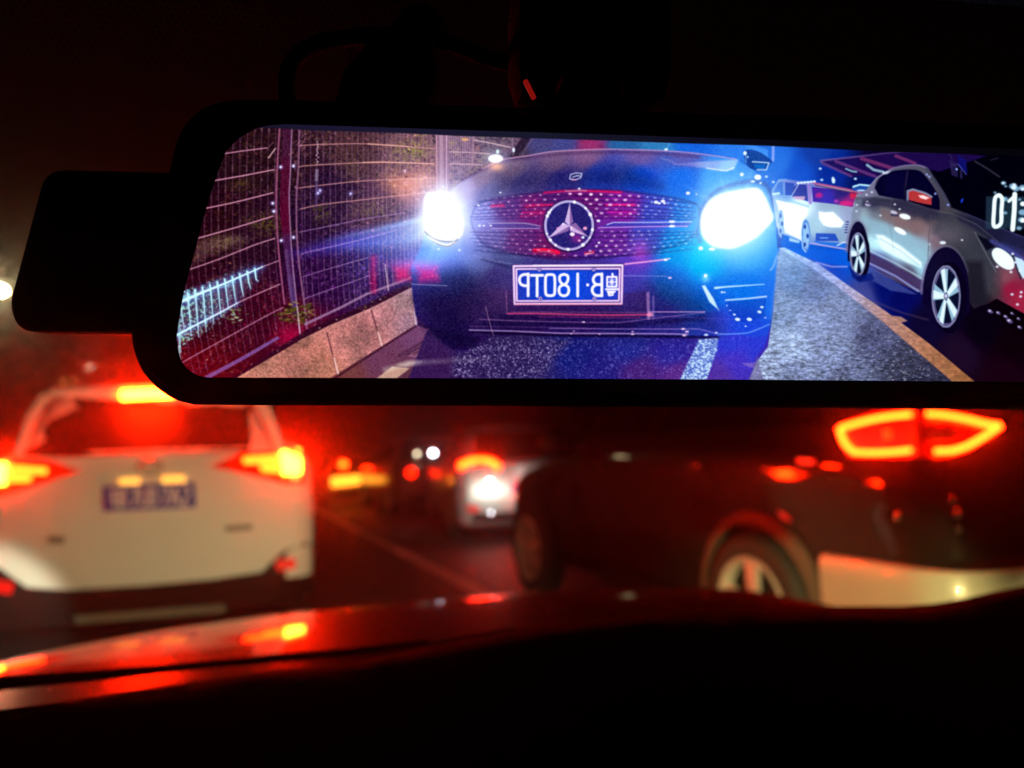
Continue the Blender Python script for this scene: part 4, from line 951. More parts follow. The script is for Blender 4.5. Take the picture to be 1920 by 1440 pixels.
REDC = (1.0, 0.0095, 0.0005)
M = dict(
    asphalt=mat('asphalt', (0.05, 0.05, 0.052), 0.62, vary=0.35, vscale=9, bump=0.7, bscale=110),
    line=mat('road_paint', (0.62, 0.58, 0.50), 0.6, vary=0.25, vscale=14),
    soil=mat('verge_soil', (0.05, 0.045, 0.03), 0.9, vary=0.4, vscale=3),
    concrete=mat('kerb_concrete', (0.34, 0.31, 0.28), 0.85, vary=0.25, vscale=12, bump=0.5),
    white_paint=mat('white_car_paint', (0.72, 0.71, 0.68), 0.55, spec=0.3, vary=0.04, vscale=6),
    black_paint=mat('dark_car_paint', (0.012, 0.010, 0.008), 0.45, spec=0.06, coat=0.5, vary=0.15, vscale=5),
    silver_paint=mat('silver_car_paint', (0.45, 0.45, 0.44), 0.34, metal=0.5, coat=0.7, vary=0.05),
    grey_paint=mat('grey_car_paint', (0.09, 0.085, 0.085), 0.3, coat=0.8, vary=0.1),
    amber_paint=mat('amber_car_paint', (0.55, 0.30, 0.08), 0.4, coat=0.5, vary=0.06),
    trim=mat('black_trim', (0.010, 0.009, 0.009), 0.55, spec=0.14, vary=0.2, bump=0.2, bscale=400),
    cladding=mat('pale_bumper_trim', (0.42, 0.40, 0.33), 0.35, coat=0.4, vary=0.06),
    glass=mat('tinted_glass', (0.006, 0.006, 0.007), 0.16, spec=0.6, vary=0.05),
    rubber=mat('tyre_rubber', (0.018, 0.018, 0.018), 0.75, vary=0.3, bump=0.5, bscale=90),
    alloy=mat('wheel_alloy', (0.60, 0.58, 0.55), 0.42, metal=0.45, vary=0.1),
    chrome=mat('chrome', (0.80, 0.80, 0.80), 0.10, metal=1.0, vary=0.02),
    tail_soft=mat('tail_lamp_soft', (0.4, 0.02, 0.01), 0.3, emit=REDC, strength=7.0),
    wiper=mat('wiper_rubber', (0.008, 0.008, 0.008), 0.7, spec=0.1, vary=0.1),
    tailgate_glass=mat('tailgate_glass', (0.006, 0.005, 0.005), 0.5, spec=0.16, vary=0.05),
    vent=mat('satin_trim', (0.16, 0.15, 0.15), 0.26, metal=0.7, vary=0.15),
    badge=mat('dull_badge', (0.20, 0.18, 0.15), 0.5, vary=0.1),
    lens=mat('red_lens', (0.30, 0.006, 0.004), 0.12, coat=1.0, emit=(1.0, 0.012, 0.0), strength=0.55),
    lens_dim=mat('dark_red_lens', (0.22, 0.006, 0.004), 0.12, coat=1.0, emit=(1.0, 0.012, 0.0), strength=0.10),
    brake=mat('brake_lamp', (0.4, 0.02, 0.01), 0.3, emit=REDC, strength=950.0),
    tail=mat('tail_lamp', (0.4, 0.02, 0.01), 0.3, emit=REDC, strength=125.0),
    tail_thin=mat('tail_lamp_outline', (0.4, 0.02, 0.01), 0.3, emit=REDC, strength=150.0),
    reflector=mat('red_reflector_and_glint', (0.5, 0.01, 0.008), 0.2, coat=1.0, emit=(1.0, 0.01, 0.004), strength=0.55),
    amber=mat('amber_lamp', (0.6, 0.3, 0.05), 0.3, emit=(1.0, 0.30, 0.02), strength=4.5),
    amber_hot=mat('amber_lamp_bright', (0.6, 0.3, 0.05), 0.3, emit=(1.0, 0.40, 0.03), strength=11.0),
    plate_lamp_or_glint=mat('plate_lamp_or_glint', (0.8, 0.6, 0.3), 0.3, emit=(1.0, 0.50, 0.07), strength=1.6),
    white_glint=mat('white_glint', (0.8, 0.8, 0.75), 0.3, emit=(1.0, 0.90, 0.66), strength=60.0),  # glowing white for the headlight spot on the silver car
    cool_glint=mat('cool_glint', (0.8, 0.8, 0.85), 0.3, emit=(0.80, 0.88, 1.0), strength=26.0),  # glowing white for glints on the far cars
    street=mat('street_lamp_glow', (0.8, 0.7, 0.5), 0.3, emit=(1.0, 0.80, 0.42), strength=95.0),
    street_far=mat('street_lamp_far_glow', (0.8, 0.7, 0.5), 0.3, emit=(1.0, 0.86, 0.58), strength=6.0),
    street_amber=mat('street_lamp_amber_glow', (0.8, 0.5, 0.2), 0.3, emit=(1.0, 0.50, 0.10), strength=2.4),
    plate_blue=mat('plate_blue', (0.03, 0.05, 0.42), 0.4, vary=0.05),
    plate_ink=mat('plate_white', (0.80, 0.80, 0.82), 0.4, vary=0.03),
    steel=mat('painted_steel', (0.16, 0.16, 0.16), 0.5, metal=0.4, vary=0.2),
    bark=mat('bark', (0.07, 0.05, 0.035), 0.9, vary=0.4, bump=0.8, bscale=40),
    leaf=mat('leaf', (0.05, 0.075, 0.022), 0.6, vary=0.5, vscale=2.0),
    plastic=mat('mirror_black_plastic', (0.010, 0.009, 0.010), 0.7, spec=0.12, vary=0.2, bump=0.25, bscale=900),
    gloss=mat('mirror_black_glass', (0.003, 0.003, 0.004), 0.07, spec=0.5, vary=0.02),
    cable=mat('cable_rubber', (0.010, 0.009, 0.010), 0.85, spec=0.08, vary=0.2),
    mount=mat('mount_black_plastic', (0.003, 0.003, 0.003), 0.9, spec=0.03, vary=0.2),
    indicator_or_glint=mat('red_glint', (0.3, 0.01, 0.01), 0.3, emit=(1.0, 0.02, 0.015), strength=0.20),  # glowing red for a brake light reflection on the mirror mount
    bonnet=mat('bonnet_paint', (0.075, 0.007, 0.006), 0.45, spec=0.08, coat=0.9, vary=0.15, vscale=4),  # red of the brake lamp glow mixed into the base colour
    dash=mat('dashboard_plastic', (0.012, 0.011, 0.011), 0.8, vary=0.2, bump=0.5, bscale=700, spec=0.12),
    fabric=mat('headliner_fabric', (0.10, 0.095, 0.10), 0.95, vary=0.2, vscale=300, bump=0.8, bscale=900),
)


# ---------------------------------------------------------------- mesh building
class MB:
    def __init__(self):
        self.v, self.f = [], []

    def add(self, verts, faces):
        k = len(self.v)
        self.v += [tuple(p) for p in verts]
        self.f += [tuple(k + i for i in f) for f in faces]
        return self

    def box(self, c, s, rz=0.0):
        x, y, z = (d / 2 for d in s)
        ca, sa = math.cos(rz), math.sin(rz)
        vs = [(c[0] + a * x * ca - b * y * sa, c[1] + a * x * sa + b * y * ca, c[2] + e * z) for a in (-1, 1) for b in (-1, 1) for e in (-1, 1)]
        return self.add(vs, [(0, 1, 3, 2), (4, 6, 7, 5), (0, 4, 5, 1), (2, 3, 7, 6), (0, 2, 6, 4), (1, 5, 7, 3)])

    def prism(self, pts, off):
        """closed slab: the outline PTS (any plane) pushed along OFF"""
        n = len(pts)
        off = Vector(off)
        a = [Vector(p) for p in pts]
        b = [p + off for p in a]
        return self.add(a + b, [tuple(range(n)), tuple(range(2 * n - 1, n - 1, -1))] + [(i, i + n, (i + 1) % n + n, (i + 1) % n) for i in range(n)])

    def tube(self, pts, r, seg=10, r2=None, caps=True):
        p = [Vector(q) for q in pts]
        n = len(p)
        r2 = r if r2 is None else r2
        vs, fs = [], []
        side = None
        for i in range(n):
            t = (p[min(i + 1, n - 1)] - p[max(i - 1, 0)]).normalized()
            if side is None:
                side = t.cross(Vector((0, 0, 1)))
                if side.length < 0.1:
                    side = t.cross(Vector((1, 0, 0)))
            side = (side - t * side.dot(t)).normalized()
            w = t.cross(side)
            rr = r + (r2 - r) * i / max(n - 1, 1)
            for j in range(seg):
                q = 2 * math.pi * j / seg
                vs.append(p[i] + side * rr * math.cos(q) + w * rr * math.sin(q))
        for i in range(n - 1):
            for j in range(seg):
                a, b = i * seg + j, i * seg + (j + 1) % seg
                fs.append((a, b, b + seg, a + seg))
        if caps:
            fs.append(tuple(range(seg - 1, -1, -1)))
            fs.append(tuple((n - 1) * seg + j for j in range(seg)))
        return self.add(vs, fs)

    def ball(self, c, r, seg=12, rings=8, sc=(1, 1, 1)):
        vs = [(c[0], c[1], c[2] + r * sc[2])]
        for i in range(1, rings):
            a = math.pi * i / rings
            vs += [(c[0] + r * sc[0] * math.sin(a) * math.cos(2 * math.pi * j / seg), c[1] + r * sc[1] * math.sin(a) * math.sin(2 * math.pi * j / seg), c[2] + r * sc[2] * math.cos(a)) for j in range(seg)]
        vs.append((c[0], c[1], c[2] - r * sc[2]))
        fs = [(0, 1 + j, 1 + (j + 1) % seg) for j in range(seg)]
        for i in range(rings - 2):
            for j in range(seg):
                a, b = 1 + i * seg + j, 1 + i * seg + (j + 1) % seg
                fs.append((a, a + seg, b + seg, b))
        k = len(vs) - 1
        fs += [(k, k - seg + (j + 1) % seg, k - seg + j) for j in range(seg)]
        return self.add(vs, fs)

    def grid(self, rows):
        m = len(rows[0])
        vs = [q for r in rows for q in r]
        return self.add(vs, [(i * m + j, i * m + j + 1, (i + 1) * m + j + 1, (i + 1) * m + j) for i in range(len(rows) - 1) for j in range(m - 1)])

    def lathe(self, prof, axis='x', c=(0, 0, 0), seg=32):
        """PROF: (along, radius) pairs spun about an axis through C"""
        vs, fs = [], []
        n = len(prof)
        for j in range(seg):
            a = 2 * math.pi * j / seg
            for d, r in prof:
                u, w = r * math.cos(a), r * math.sin(a)
                vs.append((c[0] + d, c[1] + u, c[2] + w) if axis == 'x' else (c[0] + u, c[1] + w, c[2] + d))
        for j in range(seg):
            for i in range(n - 1):
                a, b = j * n + i, ((j + 1) % seg) * n + i
                fs.append((a, a + 1, b + 1, b))
        return self.add(vs, fs)

    def build(self, name, material, parent=None, smooth=35, bevel=0.0, label=None):
        me = bpy.data.meshes.new(name)
        org = Vector((0, 0, 0)) if parent is None else ORG.get(parent.name, Vector((0, 0, 0)))
        me.from_pydata([Vector(p) - org for p in self.v], [], self.f)
        bm = bmesh.new(); bm.from_mesh(me)
        bmesh.ops.remove_doubles(bm, verts=bm.verts, dist=1e-6)
        bmesh.ops.recalc_face_normals(bm, faces=bm.faces)
        if bevel:
            es = [e for e in bm.edges if len(e.link_faces) == 2 and e.calc_face_angle(0) > R(40)]
            bmesh.ops.bevel(bm, geom=es, offset=bevel, segments=2, affect='EDGES', profile=0.6, clamp_overlap=True)
        bm.to_mesh(me); bm.free()
        me.materials.append(material)
        if smooth:
            me.shade_smooth()
            me.set_sharp_from_angle(angle=R(smooth))
        o = bpy.data.objects.new(name, me)
        COL.objects.link(o)
        if parent is not None:
            o.parent = parent
            ORG[o.name] = org
        if label:
            o['label'] = label
        return o


ORG = {}


def thing(name, label, cat, loc=(0, 0, 0), group=None):
    o = bpy.data.objects.new(name, None)
    COL.objects.link(o)
    o.empty_display_size = 0.2
    o.location = loc
    ORG[o.name] = Vector(loc)
    tag(o, label, cat, group)
    return o


def tag(o, label, cat, group=None):
    o['label'] = label
    o['category'] = cat
    if group:
        o['group'] = group
    return o


def struct(o):
    o['kind'] = 'structure'
    return o


def cat_spline(pts, n=6):
    return [Vector((a[0], a[1], a[2])) for a in _s3([tuple(p) for p in pts], n)]


def _s3(p, n):
    out = []
    m = len(p)
    for i in range(m - 1):
        a, b, c, d = (np.array(p[k], float) for k in (max(i - 1, 0), i, i + 1, min(i + 2, m - 1)))
        for j in range(n):
            t = j / n
            out.append(0.5 * ((2 * b) + (-a + c) * t + (2 * a - 5 * b + 4 * c - d) * t * t + (-a + 3 * b - 3 * c + d) * t ** 3))
    out.append(np.array(p[-1], float))
    return out


def round_poly(pts, r, n=6):
    """2D outline with rounded corners; R a number or one per corner"""
    out = []
    m = len(pts)
    for i in range(m):
        rr = r[i] if isinstance(r, (list, tuple)) else r
        a, b, c = (np.array(pts[k % m], float) for k in (i - 1, i, i + 1))
        u, w = (a - b), (c - b)
        lu, lw = np.linalg.norm(u), np.linalg.norm(w)
        k = min(rr, lu * .48, lw * .48)
        p0, p1 = b + u / lu * k, b + w / lw * k
        for j in range(n + 1):
            t = j / n
            out.append(tuple((1 - t) ** 2 * p0 + 2 * t * (1 - t) * b + t * t * p1))
    return out

# ---------------------------------------------------------------- ground and air
g = MB().grid([[(x, y, 0.0) for x in np.linspace(-60, 60, 13)] for y in np.linspace(-40, 300, 18)]).build('ground', M['soil']); struct(g)
rd = MB().grid([[(x, y, 0.004) for x in np.linspace(-1.95, 9.2, 8)] for y in np.linspace(-20, 200, 30)]).build('road', M['asphalt']); struct(rd)
ln = MB()
ln.add([(1.83, -12, .008), (1.98, -12, .008), (1.98, 90, .008), (1.83, 90, .008)], [(0, 1, 2, 3)])
struct(ln.build('lane_line', M['line']))
kerb = thing('kerb', 'low kerb of sloping concrete blocks along the left roadside', 'kerb', (-2.05, 8, 0))
for i in range(14):
    y = 3.2 + i * 1.25
    b = MB().prism([(-1.96, y, 0.0), (-2.30, y, 0.0), (-2.30, y, .30), (-2.14, y, .30)], (0, 1.235, 0))
    b.build('concrete_block', M['concrete'], kerb, bevel=0.012)


# ---------------------------------------------------------------- dash-cam mirror
KT, Z0 = 0.0944, 0.250
_nn = math.sqrt(1 + KT * KT)
mex = (right + fwd * KT) / _nn
mey = up.copy()
mez = (right * KT - fwd) / _nn
MORG = CAM + fwd * Z0
MIRMAT = Matrix(((mex.x, mey.x, mez.x, MORG.x), (mex.y, mey.y, mez.y, MORG.y), (mex.z, mey.z, mez.z, MORG.z), (0, 0, 0, 1)))


def on_mirror(px, py, dz=0.0):
    """(s, t) on the mirror's face, DZ metres in front of it"""
    d = ray(px, py)
    o = MORG + mez * dz
    k = (o - CAM).dot(mez) / d.dot(mez)
    p = CAM + d * k - MORG
    return p.dot(mex), p.dot(mey)


def mir_slab(outline, z0, z1, bev=0.0, seg=3):
    """rounded slab in the mirror's own axes from depth Z0 (back) to Z1 (front), with a rounded front edge"""
    n = len(outline)
    c = np.array(outline).mean(0)
    rings = []
    P = np.array(outline)
    nxt, prv = np.roll(P, -1, 0), np.roll(P, 1, 0)
    tang = nxt - prv
    nor = np.stack([tang[:, 1], -tang[:, 0]], 1)
    nor /= np.linalg.norm(nor, axis=1)[:, None] + 1e-12
    if ((P - c) * nor).sum() < 0:
        nor = -nor
    def ring(inset, z):
        q = P - nor * inset
        return [(a, b, z) for a, b in q]
    rings.append(ring(bev, z0)); rings.append(ring(0, z0 + bev))
    if bev:
        for k in range(seg + 1):
            a = math.pi / 2 * k / seg
            rings.append(ring(bev * (1 - math.cos(a)), z1 - bev + bev * math.sin(a)))
    else:
        rings.append(ring(0, z1))
    m = MB()
    vs = [p for r in rings for p in r]
    fs = [(i * n + j, i * n + (j + 1) % n, (i + 1) * n + (j + 1) % n, (i + 1) * n + j) for i in range(len(rings) - 1) for j in range(n)]
    fs.append(tuple(range(n - 1, -1, -1)))
    fs.append(tuple((len(rings) - 1) * n + j for j in range(n)))
    m.add(vs, fs)
    return m


mir = thing('rear_view_mirror', 'wide black dash cam mirror showing a mirrored night view of the car behind', 'mirror')
mir.matrix_world = MIRMAT
ORG[mir.name] = Vector((0, 0, 0))
hous_px = spl([(352, 760), (310, 748), (272, 720), (247, 684), (234, 640), (236, 600), (252, 545), (276, 440), (302, 330), (322, 250), (342, 216), (372, 191), (410, 178), (470, 174.5), (560, 175)], 4) + \
    [(1000, 190), (1500, 208), (2040, 227)] + spl([(2070, 230), (2140, 260), (2150, 340), (2158, 640), (2150, 720), (2120, 760), (2080, 770)], 4) + [(1500, 766), (900, 762), (500, 761)]
house = mir_slab([on_mirror(*p) for p in hous_px], -0.024, 0.0, 0.007).build('housing', M['plastic'], mir, 40)
face_px = spl([(372, 741), (330, 731), (293, 708), (268, 676), (257, 634), (260, 590), (280, 500), (304, 390), (328, 282), (346, 238), (372, 214), (410, 201), (470, 199), (560, 200)], 4) + \
    [(1000, 213), (1500, 229), (2040, 247)] + spl([(2065, 250), (2120, 276), (2130, 340), (2138, 640), (2130, 700), (2105, 740), (2070, 748)], 4) + [(1500, 745), (900, 742), (500, 742)]
mir_slab([on_mirror(*p) for p in face_px], -0.004, 0.0012, 0.0011).build('mirror_glass', M['gloss'], mir, 40)
scr_px = spl([(392, 707.6), (374, 704.6), (358, 696.5), (345, 684), (337, 667.6), (333, 644), (332, 626), (345, 548), (357, 503), (372, 447), (387, 391), (403, 340), (422.4, 287.7), (431, 277), (445, 261.7), (467.6, 247.5), (483, 240), (511, 234.5), (540, 233)], 3) + \
    [(860, 243.5), (1100, 251), (1440, 262), (1920, 280), (2060, 285), (2080, 300), (2088, 400), (2094, 640), (2088, 704), (2072, 718), (1920, 716), (1440, 712), (1000, 709.5)]
DZS = 0.0016
so = [on_mirror(px, py, DZS) for px, py in scr_px]
s0, t0 = min(p[0] for p in so), min(p[1] for p in so)
s1, t1 = max(p[0] for p in so), max(p[1] for p in so)

# rectify the painted picture onto the panel
pic = paint_screen()
TW, TH = 2200, 640
ss_, tt_ = np.meshgrid(np.linspace(s0, s1, TW), np.linspace(t0, t1, TH))
P3 = np.array(MORG)[None, None] + np.array(mex) * ss_[..., None] + np.array(mey) * tt_[..., None] + np.array(mez) * DZS - np.array(CAM)
dz_ = P3 @ np.array(fwd)
pu = 960 + FPX * (P3 @ np.array(right)) / dz_
pv = 720 - FPX * (P3 @ np.array(up)) / dz_
fx = np.clip((pu - SX0) * SS, 0, CW - 1.01); fy = np.clip((pv - SY0) * SS, 0, CH - 1.01)
ix, iy = fx.astype(int), fy.astype(int)
ax, ay = (fx - ix)[..., None], (fy - iy)[..., None]
tex = (pic[iy, ix] * (1 - ax) + pic[iy, ix + 1] * ax) * (1 - ay) + (pic[iy + 1, ix] * (1 - ax) + pic[iy + 1, ix + 1] * ax) * ay
rgba = np.ones((TH, TW, 4), np.float32)
rgba[..., :3] = tex
img = bpy.data.images.new('display_picture', TW, TH)
img.pixels.foreach_set(rgba.ravel())
img.update()
sm = bpy.data.materials.new('lit_display')
sm.use_nodes = True
_n, _l = sm.node_tree.nodes, sm.node_tree.links
_n.clear()
_out = _n.new('ShaderNodeOutputMaterial')
_pb = _n.new('ShaderNodeBsdfPrincipled')
_pb.inputs['Base Color'].default_value = (0.004, 0.004, 0.005, 1)
_pb.inputs['Roughness'].default_value = 0.12
_pb.inputs['Specular IOR Level'].default_value = 0.25
_ti = _n.new('ShaderNodeTexImage'); _ti.image = img; _ti.extension = 'EXTEND'
_l.new(_ti.outputs['Color'], _pb.inputs['Emission Color'])
_pb.inputs['Emission Strength'].default_value = 1.0
_l.new(_pb.outputs['BSDF'], _out.inputs['Surface'])
n = len(so)
me = bpy.data.meshes.new('screen')
me.from_pydata([(a, b, DZS) for a, b in so] + [(a, b, 0.0006) for a, b in so], [], [tuple(range(n))] + [(i, (i + 1) % n, (i + 1) % n + n, i + n) for i in range(n)])
bm = bmesh.new(); bm.from_mesh(me); bmesh.ops.recalc_face_normals(bm, faces=bm.faces)
f0 = max(bm.faces, key=lambda f: f.calc_area())
if f0.normal.z < 0:
    bmesh.ops.reverse_faces(bm, faces=bm.faces)
bm.to_mesh(me); bm.free()
uv = me.uv_layers.new(name='UVMap')
for lp in me.loops:
    co = me.vertices[lp.vertex_index].co
    uv.data[lp.index].uv = ((co.x - s0) / (s1 - s0), (co.y - t0) / (t1 - t0))
me.materials.append(sm)
screen = bpy.data.objects.new('screen', me)
COL.objects.link(screen)
screen.parent = mir
screen['label'] = 'lit display with a blue night picture of a dark car and its headlights'

# camera pod sticking out to the left, behind the housing
pod_px = round_poly([(78, 312), (330, 318), (330, 622), (26, 620), (8, 572)], [38, 10, 10, 46, 40], 6)
mir_slab([on_mirror(*p, -0.010) for p in pod_px], -0.030, -0.010, 0.004).build('camera_pod', M['plastic'], mir, 40)
lensm = MB().lathe([(-0.031, 0.0), (-0.031, 0.012), (-0.034, 0.014), (-0.040, 0.013), (-0.042, 0.009), (-0.0405, 0.0)], 'z', (*on_mirror(150, 470, -0.02), 0), 24)
lensm.build('camera_lens', M['gloss'], mir, 40)


def mloc(px, py, dz):
    s, t = on_mirror(px, py, dz)
    return Vector((s, t, dz))


MB().tube(cat_spline([mloc(690, 205, -0.024), mloc(705, 160, -0.03), mloc(745, 130, -0.04), mloc(790, 60, -0.09)], 5), 0.011, 14).ball(mloc(745, 150, -0.035), 0.0155, 16, 10).build('mount_stem', M['mount'], mir, 50)
MB().box(mloc(1105, 95, -0.055), (0.062, 0.05, 0.030)).build('mount_bracket', M['mount'], mir, 40, bevel=0.012)
MB().tube([mloc(1105, 200, -0.02), mloc(1105, 140, -0.05)], 0.012, 14).build('mount_arm', M['mount'], mir, 50)
mw = MIRMAT


def mworld(px, py, dz):
    return mw @ mloc(px, py, dz)


cb = MB().tube(cat_spline([mworld(x, y, z) for x, y, z in [(540, 205, -.014), (537, 165, -.03), (544, 125, -.04), (566, 98, -.045), (610, 78, -.05), (690, 67, -.055), (780, 68, -.06), (850, 84, -.06), (910, 107, -.06), (985, 124, -.062), (1060, 118, -.062)]], 6), 0.0031, 10).build('power_cable', M['cable'], None, 60)
tag(cb, 'black power cable looping up behind the top of the mirror', 'cable')
MB().tube(cat_spline([mloc(x, y, z) for x, y, z in [(985, 152, -.013), (990, 162, -.0125), (996, 174, -.012), (1001, 184, -.0115)]], 5), 0.0009, 8).build('mount_glint', M['indicator_or_glint'], mir, 60)  # reflection on the mount, added as a glowing strip

# ---------------------------------------------------------------- vehicles
class Shell:
    """a car body as stacked horizontal slices (z, half width, rear y, front y, rear radius, front radius), in metres from its rear centre"""
    def __init__(self, loc, slices):
        self.loc = Vector(loc)
        self.sl = slices

    def par(self, z):
        zs = [s[0] for s in self.sl]
        return [float(np.interp(z, zs, [s[k] for s in self.sl])) for k in range(1, 6)]

    def ring(self, s):
        z, w, yr, yf, rr, rf = s
        rr, rf = min(rr, w * .9), min(rf, w * .9)
        pts = []
        for t in np.linspace(-1, 1, 11):
            x = t * (w - rr); pts.append((x, yr - 0.05 * (1 - (x / w) ** 2)))
        e = 0.05 * (1 - ((w - rr) / w) ** 2)
        for k in range(1, 7):
            a = math.pi / 2 * k / 6; pts.append((w - rr + rr * math.sin(a), yr - e + (rr + e) * (1 - math.cos(a))))
        for t in (.15, .3, .5, .7, .85):
            pts.append((w, yr + rr + (yf - rf - yr - rr) * t))
        for k in range(0, 7):
            a = math.pi / 2 * k / 6; pts.append((w - rf + rf * math.cos(a), yf - rf + rf * math.sin(a)))
        for t in np.linspace(1, -1, 7)[1:-1]:
            pts.append((t * (w - rf), yf))
        for k in range(0, 7):
            a = math.pi / 2 * k / 6; pts.append((-w + rf - rf * math.sin(a), yf - rf + rf * math.cos(a)))
        for t in (.85, .7, .5, .3, .15):
            pts.append((-w, yr + rr + (yf - rf - yr - rr) * t))
        for k in range(0, 6):
            a = math.pi / 2 * k / 6; pts.append((-w + rr - rr * math.cos(a), yr - e + (rr + e) * (1 - math.sin(a))))
        return [(self.loc.x + x, self.loc.y + y, z) for x, y in pts]

    def body(self, name, m, parent, z0=None, z1=None, extra=0.0):
        sl = [s for s in self.sl if (z0 is None or s[0] >= z0) and (z1 is None or s[0] <= z1)]
        rings = [self.ring(s) for s in sl]
        n = len(rings[0])
        mb = MB()
        vs = [p for r in rings for p in r]
        fs = [(i * n + j, i * n + (j + 1) % n, (i + 1) * n + (j + 1) % n, (i + 1) * n + j) for i in range(len(rings) - 1) for j in range(n)]
        fs.append(tuple(range(n - 1, -1, -1))); fs.append(tuple((len(rings) - 1) * n + j for j in range(n)))
        mb.add(vs, fs)
        return mb.build(name, m, parent, 38)

    def rear(self, x, z):
        """world y of the rear surface at world x, height z"""
        w, yr, yf, rr, rf = self.par(z)
        rr = min(rr, w * .9)
        u = abs(x - self.loc.x)
        e = 0.05 * (1 - ((w - rr) / w) ** 2)
        if u <= w - rr:
            y = yr - 0.05 * (1 - (u / w) ** 2)
        else:
            q = min(1.0, (u - (w - rr)) / rr)
            y = yr - e + (rr + e) * (1 - math.sqrt(1 - q * q))
        return self.loc.y + y

    def side(self, z, sgn):
        return self.loc.x + sgn * self.par(z)[0]

    def hit(self, px, py):
        """where a sight line meets the rear surface"""
        y = self.loc.y
        for _ in range(12):
            p = on_y(px, py, y)
            y = y * .4 + .6 * self.rear(p.x, p.z)
        return on_y(px, py, y)

    def rpatch(self, pts, name, m, parent, t=0.012, px=True, label=None, bevel=0.0, div=3, sink=0.02):
        bm = bmesh.new()
        bm.faces.new([bm.verts.new((q[0], q[1], 0)) for q in pts])
        A = np.array(pts, float)
        for ax in (0, 1):
            lo, hi = A[:, ax].min(), A[:, ax].max()
            step = (70.0, 40.0)[ax] if px else (.22, .12)[ax]
            for c in np.linspace(lo, hi, int((hi - lo) / step) + 2)[1:-1]:
                no = (1, 0, 0) if ax == 0 else (0, 1, 0)
                bmesh.ops.bisect_plane(bm, geom=bm.verts[:] + bm.edges[:] + bm.faces[:], plane_co=(c if ax == 0 else 0, c if ax == 1 else 0, 0), plane_no=no, dist=1e-7)
        bm.verts.index_update()
        front = []
        for q in bm.verts:
            if px:
                v = self.hit(q.co.x, q.co.y)
            else:
                v = Vector((self.loc.x + q.co.x, self.rear(self.loc.x + q.co.x, q.co.y), q.co.y))
            front.append(v + Vector((0, -t, 0)))
        n = len(front)
        fs = [tuple(v.index for v in f.verts) for f in bm.faces]
        fs += [tuple(v.index + n for v in reversed(f.verts)) for f in bm.faces]
        fs += [(e.verts[0].index, e.verts[1].index, e.verts[1].index + n, e.verts[0].index + n) for e in bm.edges if len(e.link_faces) == 1]
        bm.free()
        return MB().add(front + [v + Vector((0, t + sink, 0)) for v in front], fs).build(name, m, parent, 40, bevel, label)

    def spatch(self, pts, sgn, name, m, parent, t=0.006, label=None, sink=0.012, div=2):
        """slab on a flank, PTS in (y from the rear, z)"""
        P = []
        n = len(pts)
        for i in range(n):
            a, b = np.array(pts[i], float), np.array(pts[(i + 1) % n], float)
            for k in range(div):
                q = a + (b - a) * k / div
                P.append(Vector((self.side(q[1], sgn) + sgn * t, self.loc.y + q[0], q[1])))
        return MB().prism(P, (-sgn * (t + sink), 0, 0)).build(name, m, parent, 40, 0, label)


def make_wheel(c, r, sgn, parent, wid=0.21, spokes=5, rimr=0.70, tint=None):
    """wheel (tyre) with its rim as a sub-part; SGN is the side it faces"""
    x0 = c[0]
    hw = wid / 2
    ty = MB().lathe([(-hw * .9, r * rimr), (-hw, r * .78), (-hw, r * .92), (-hw * .72, r), (hw * .72, r), (hw, r * .92), (hw, r * .78), (hw * .9, r * rimr), (-hw * .9, r * rimr)], 'x', c, 36)
    w = ty.build('wheel', M['rubber'], parent, 50)
    rm = MB()
    q = x0 + sgn * hw * .80
    rm.lathe([(sgn * hw * .2, r * rimr * .96), (sgn * hw * .95, r * rimr), (sgn * hw, r * rimr * .97), (sgn * hw * .9, r * rimr * .9), (sgn * hw * .2, r * rimr * .88)], 'x', c, 36)
    for i in range(spokes):
        a = 2 * math.pi * i / spokes + .3
        d, e = np.array((math.cos(a), math.sin(a))), np.array((-math.sin(a), math.cos(a)))
        def at(rad, off):
            v = d * rad + e * off
            return (q, c[1] + v[0], c[2] + v[1])
        rm.prism([at(r * .07, -r * .075), at(r * rimr * .95, -r * .12), at(r * rimr * .95, r * .12), at(r * .07, r * .075)], (-sgn * .025, 0, 0))
    rm.lathe([(sgn * hw * .55, 0.0), (sgn * hw * .9, 0.0), (sgn * hw * .9, r * .13), (sgn * hw * .55, r * .16)], 'x', c, 20)
    rm.build('rim', tint or M['alloy'], w, 40)
    return w


# ================= white SUV straight ahead
SUVC = -0.367
suv = thing('white_suv', 'white suv with lit brake lamps stopped straight ahead over the red lit bonnet', 'car', (SUVC, 5.05, 0), 'cars queueing on the road ahead')
sv = Shell((SUVC, 5.05, 0), [
    (.17, .76, .18, 4.20, .14, .30), (.22, .87, .07, 4.40, .14, .40), (.38, .915, .01, 4.52, .15, .45), (.55, .925, .0, 4.55, .15, .45), (.80, .928, .015, 4.52, .16, .45),
    (.98, .925, .055, 4.44, .17, .45), (1.06, .918, .085, 4.30, .18, .50), (1.08, .912, .095, 3.45, .18, .50), (1.13, .885, .115, 3.40, .18, .45), (1.165, .80, .135, 3.34, .16, .40),
    (1.18, .755, .15, 3.30, .14, .36), (1.30, .70, .26, 3.05, .14, .32), (1.42, .645, .36, 2.75, .14, .30), (1.51, .59, .44, 2.45, .15, .30), (1.565, .50, .54, 2.25, .18, .30), (1.59, .30, .80, 1.95, .2, .25)])
sv.body('body', M['white_paint'], suv, z0=.38)
sv.body('lower_body', M['trim'], suv, z1=.38)
sv.rpatch([(28, 856), (52, 790), (82, 752), (120, 745), (440, 736), (478, 762), (508, 800), (528, 842), (440, 852), (200, 858)], 'rear_window', M['tailgate_glass'], suv, .006)
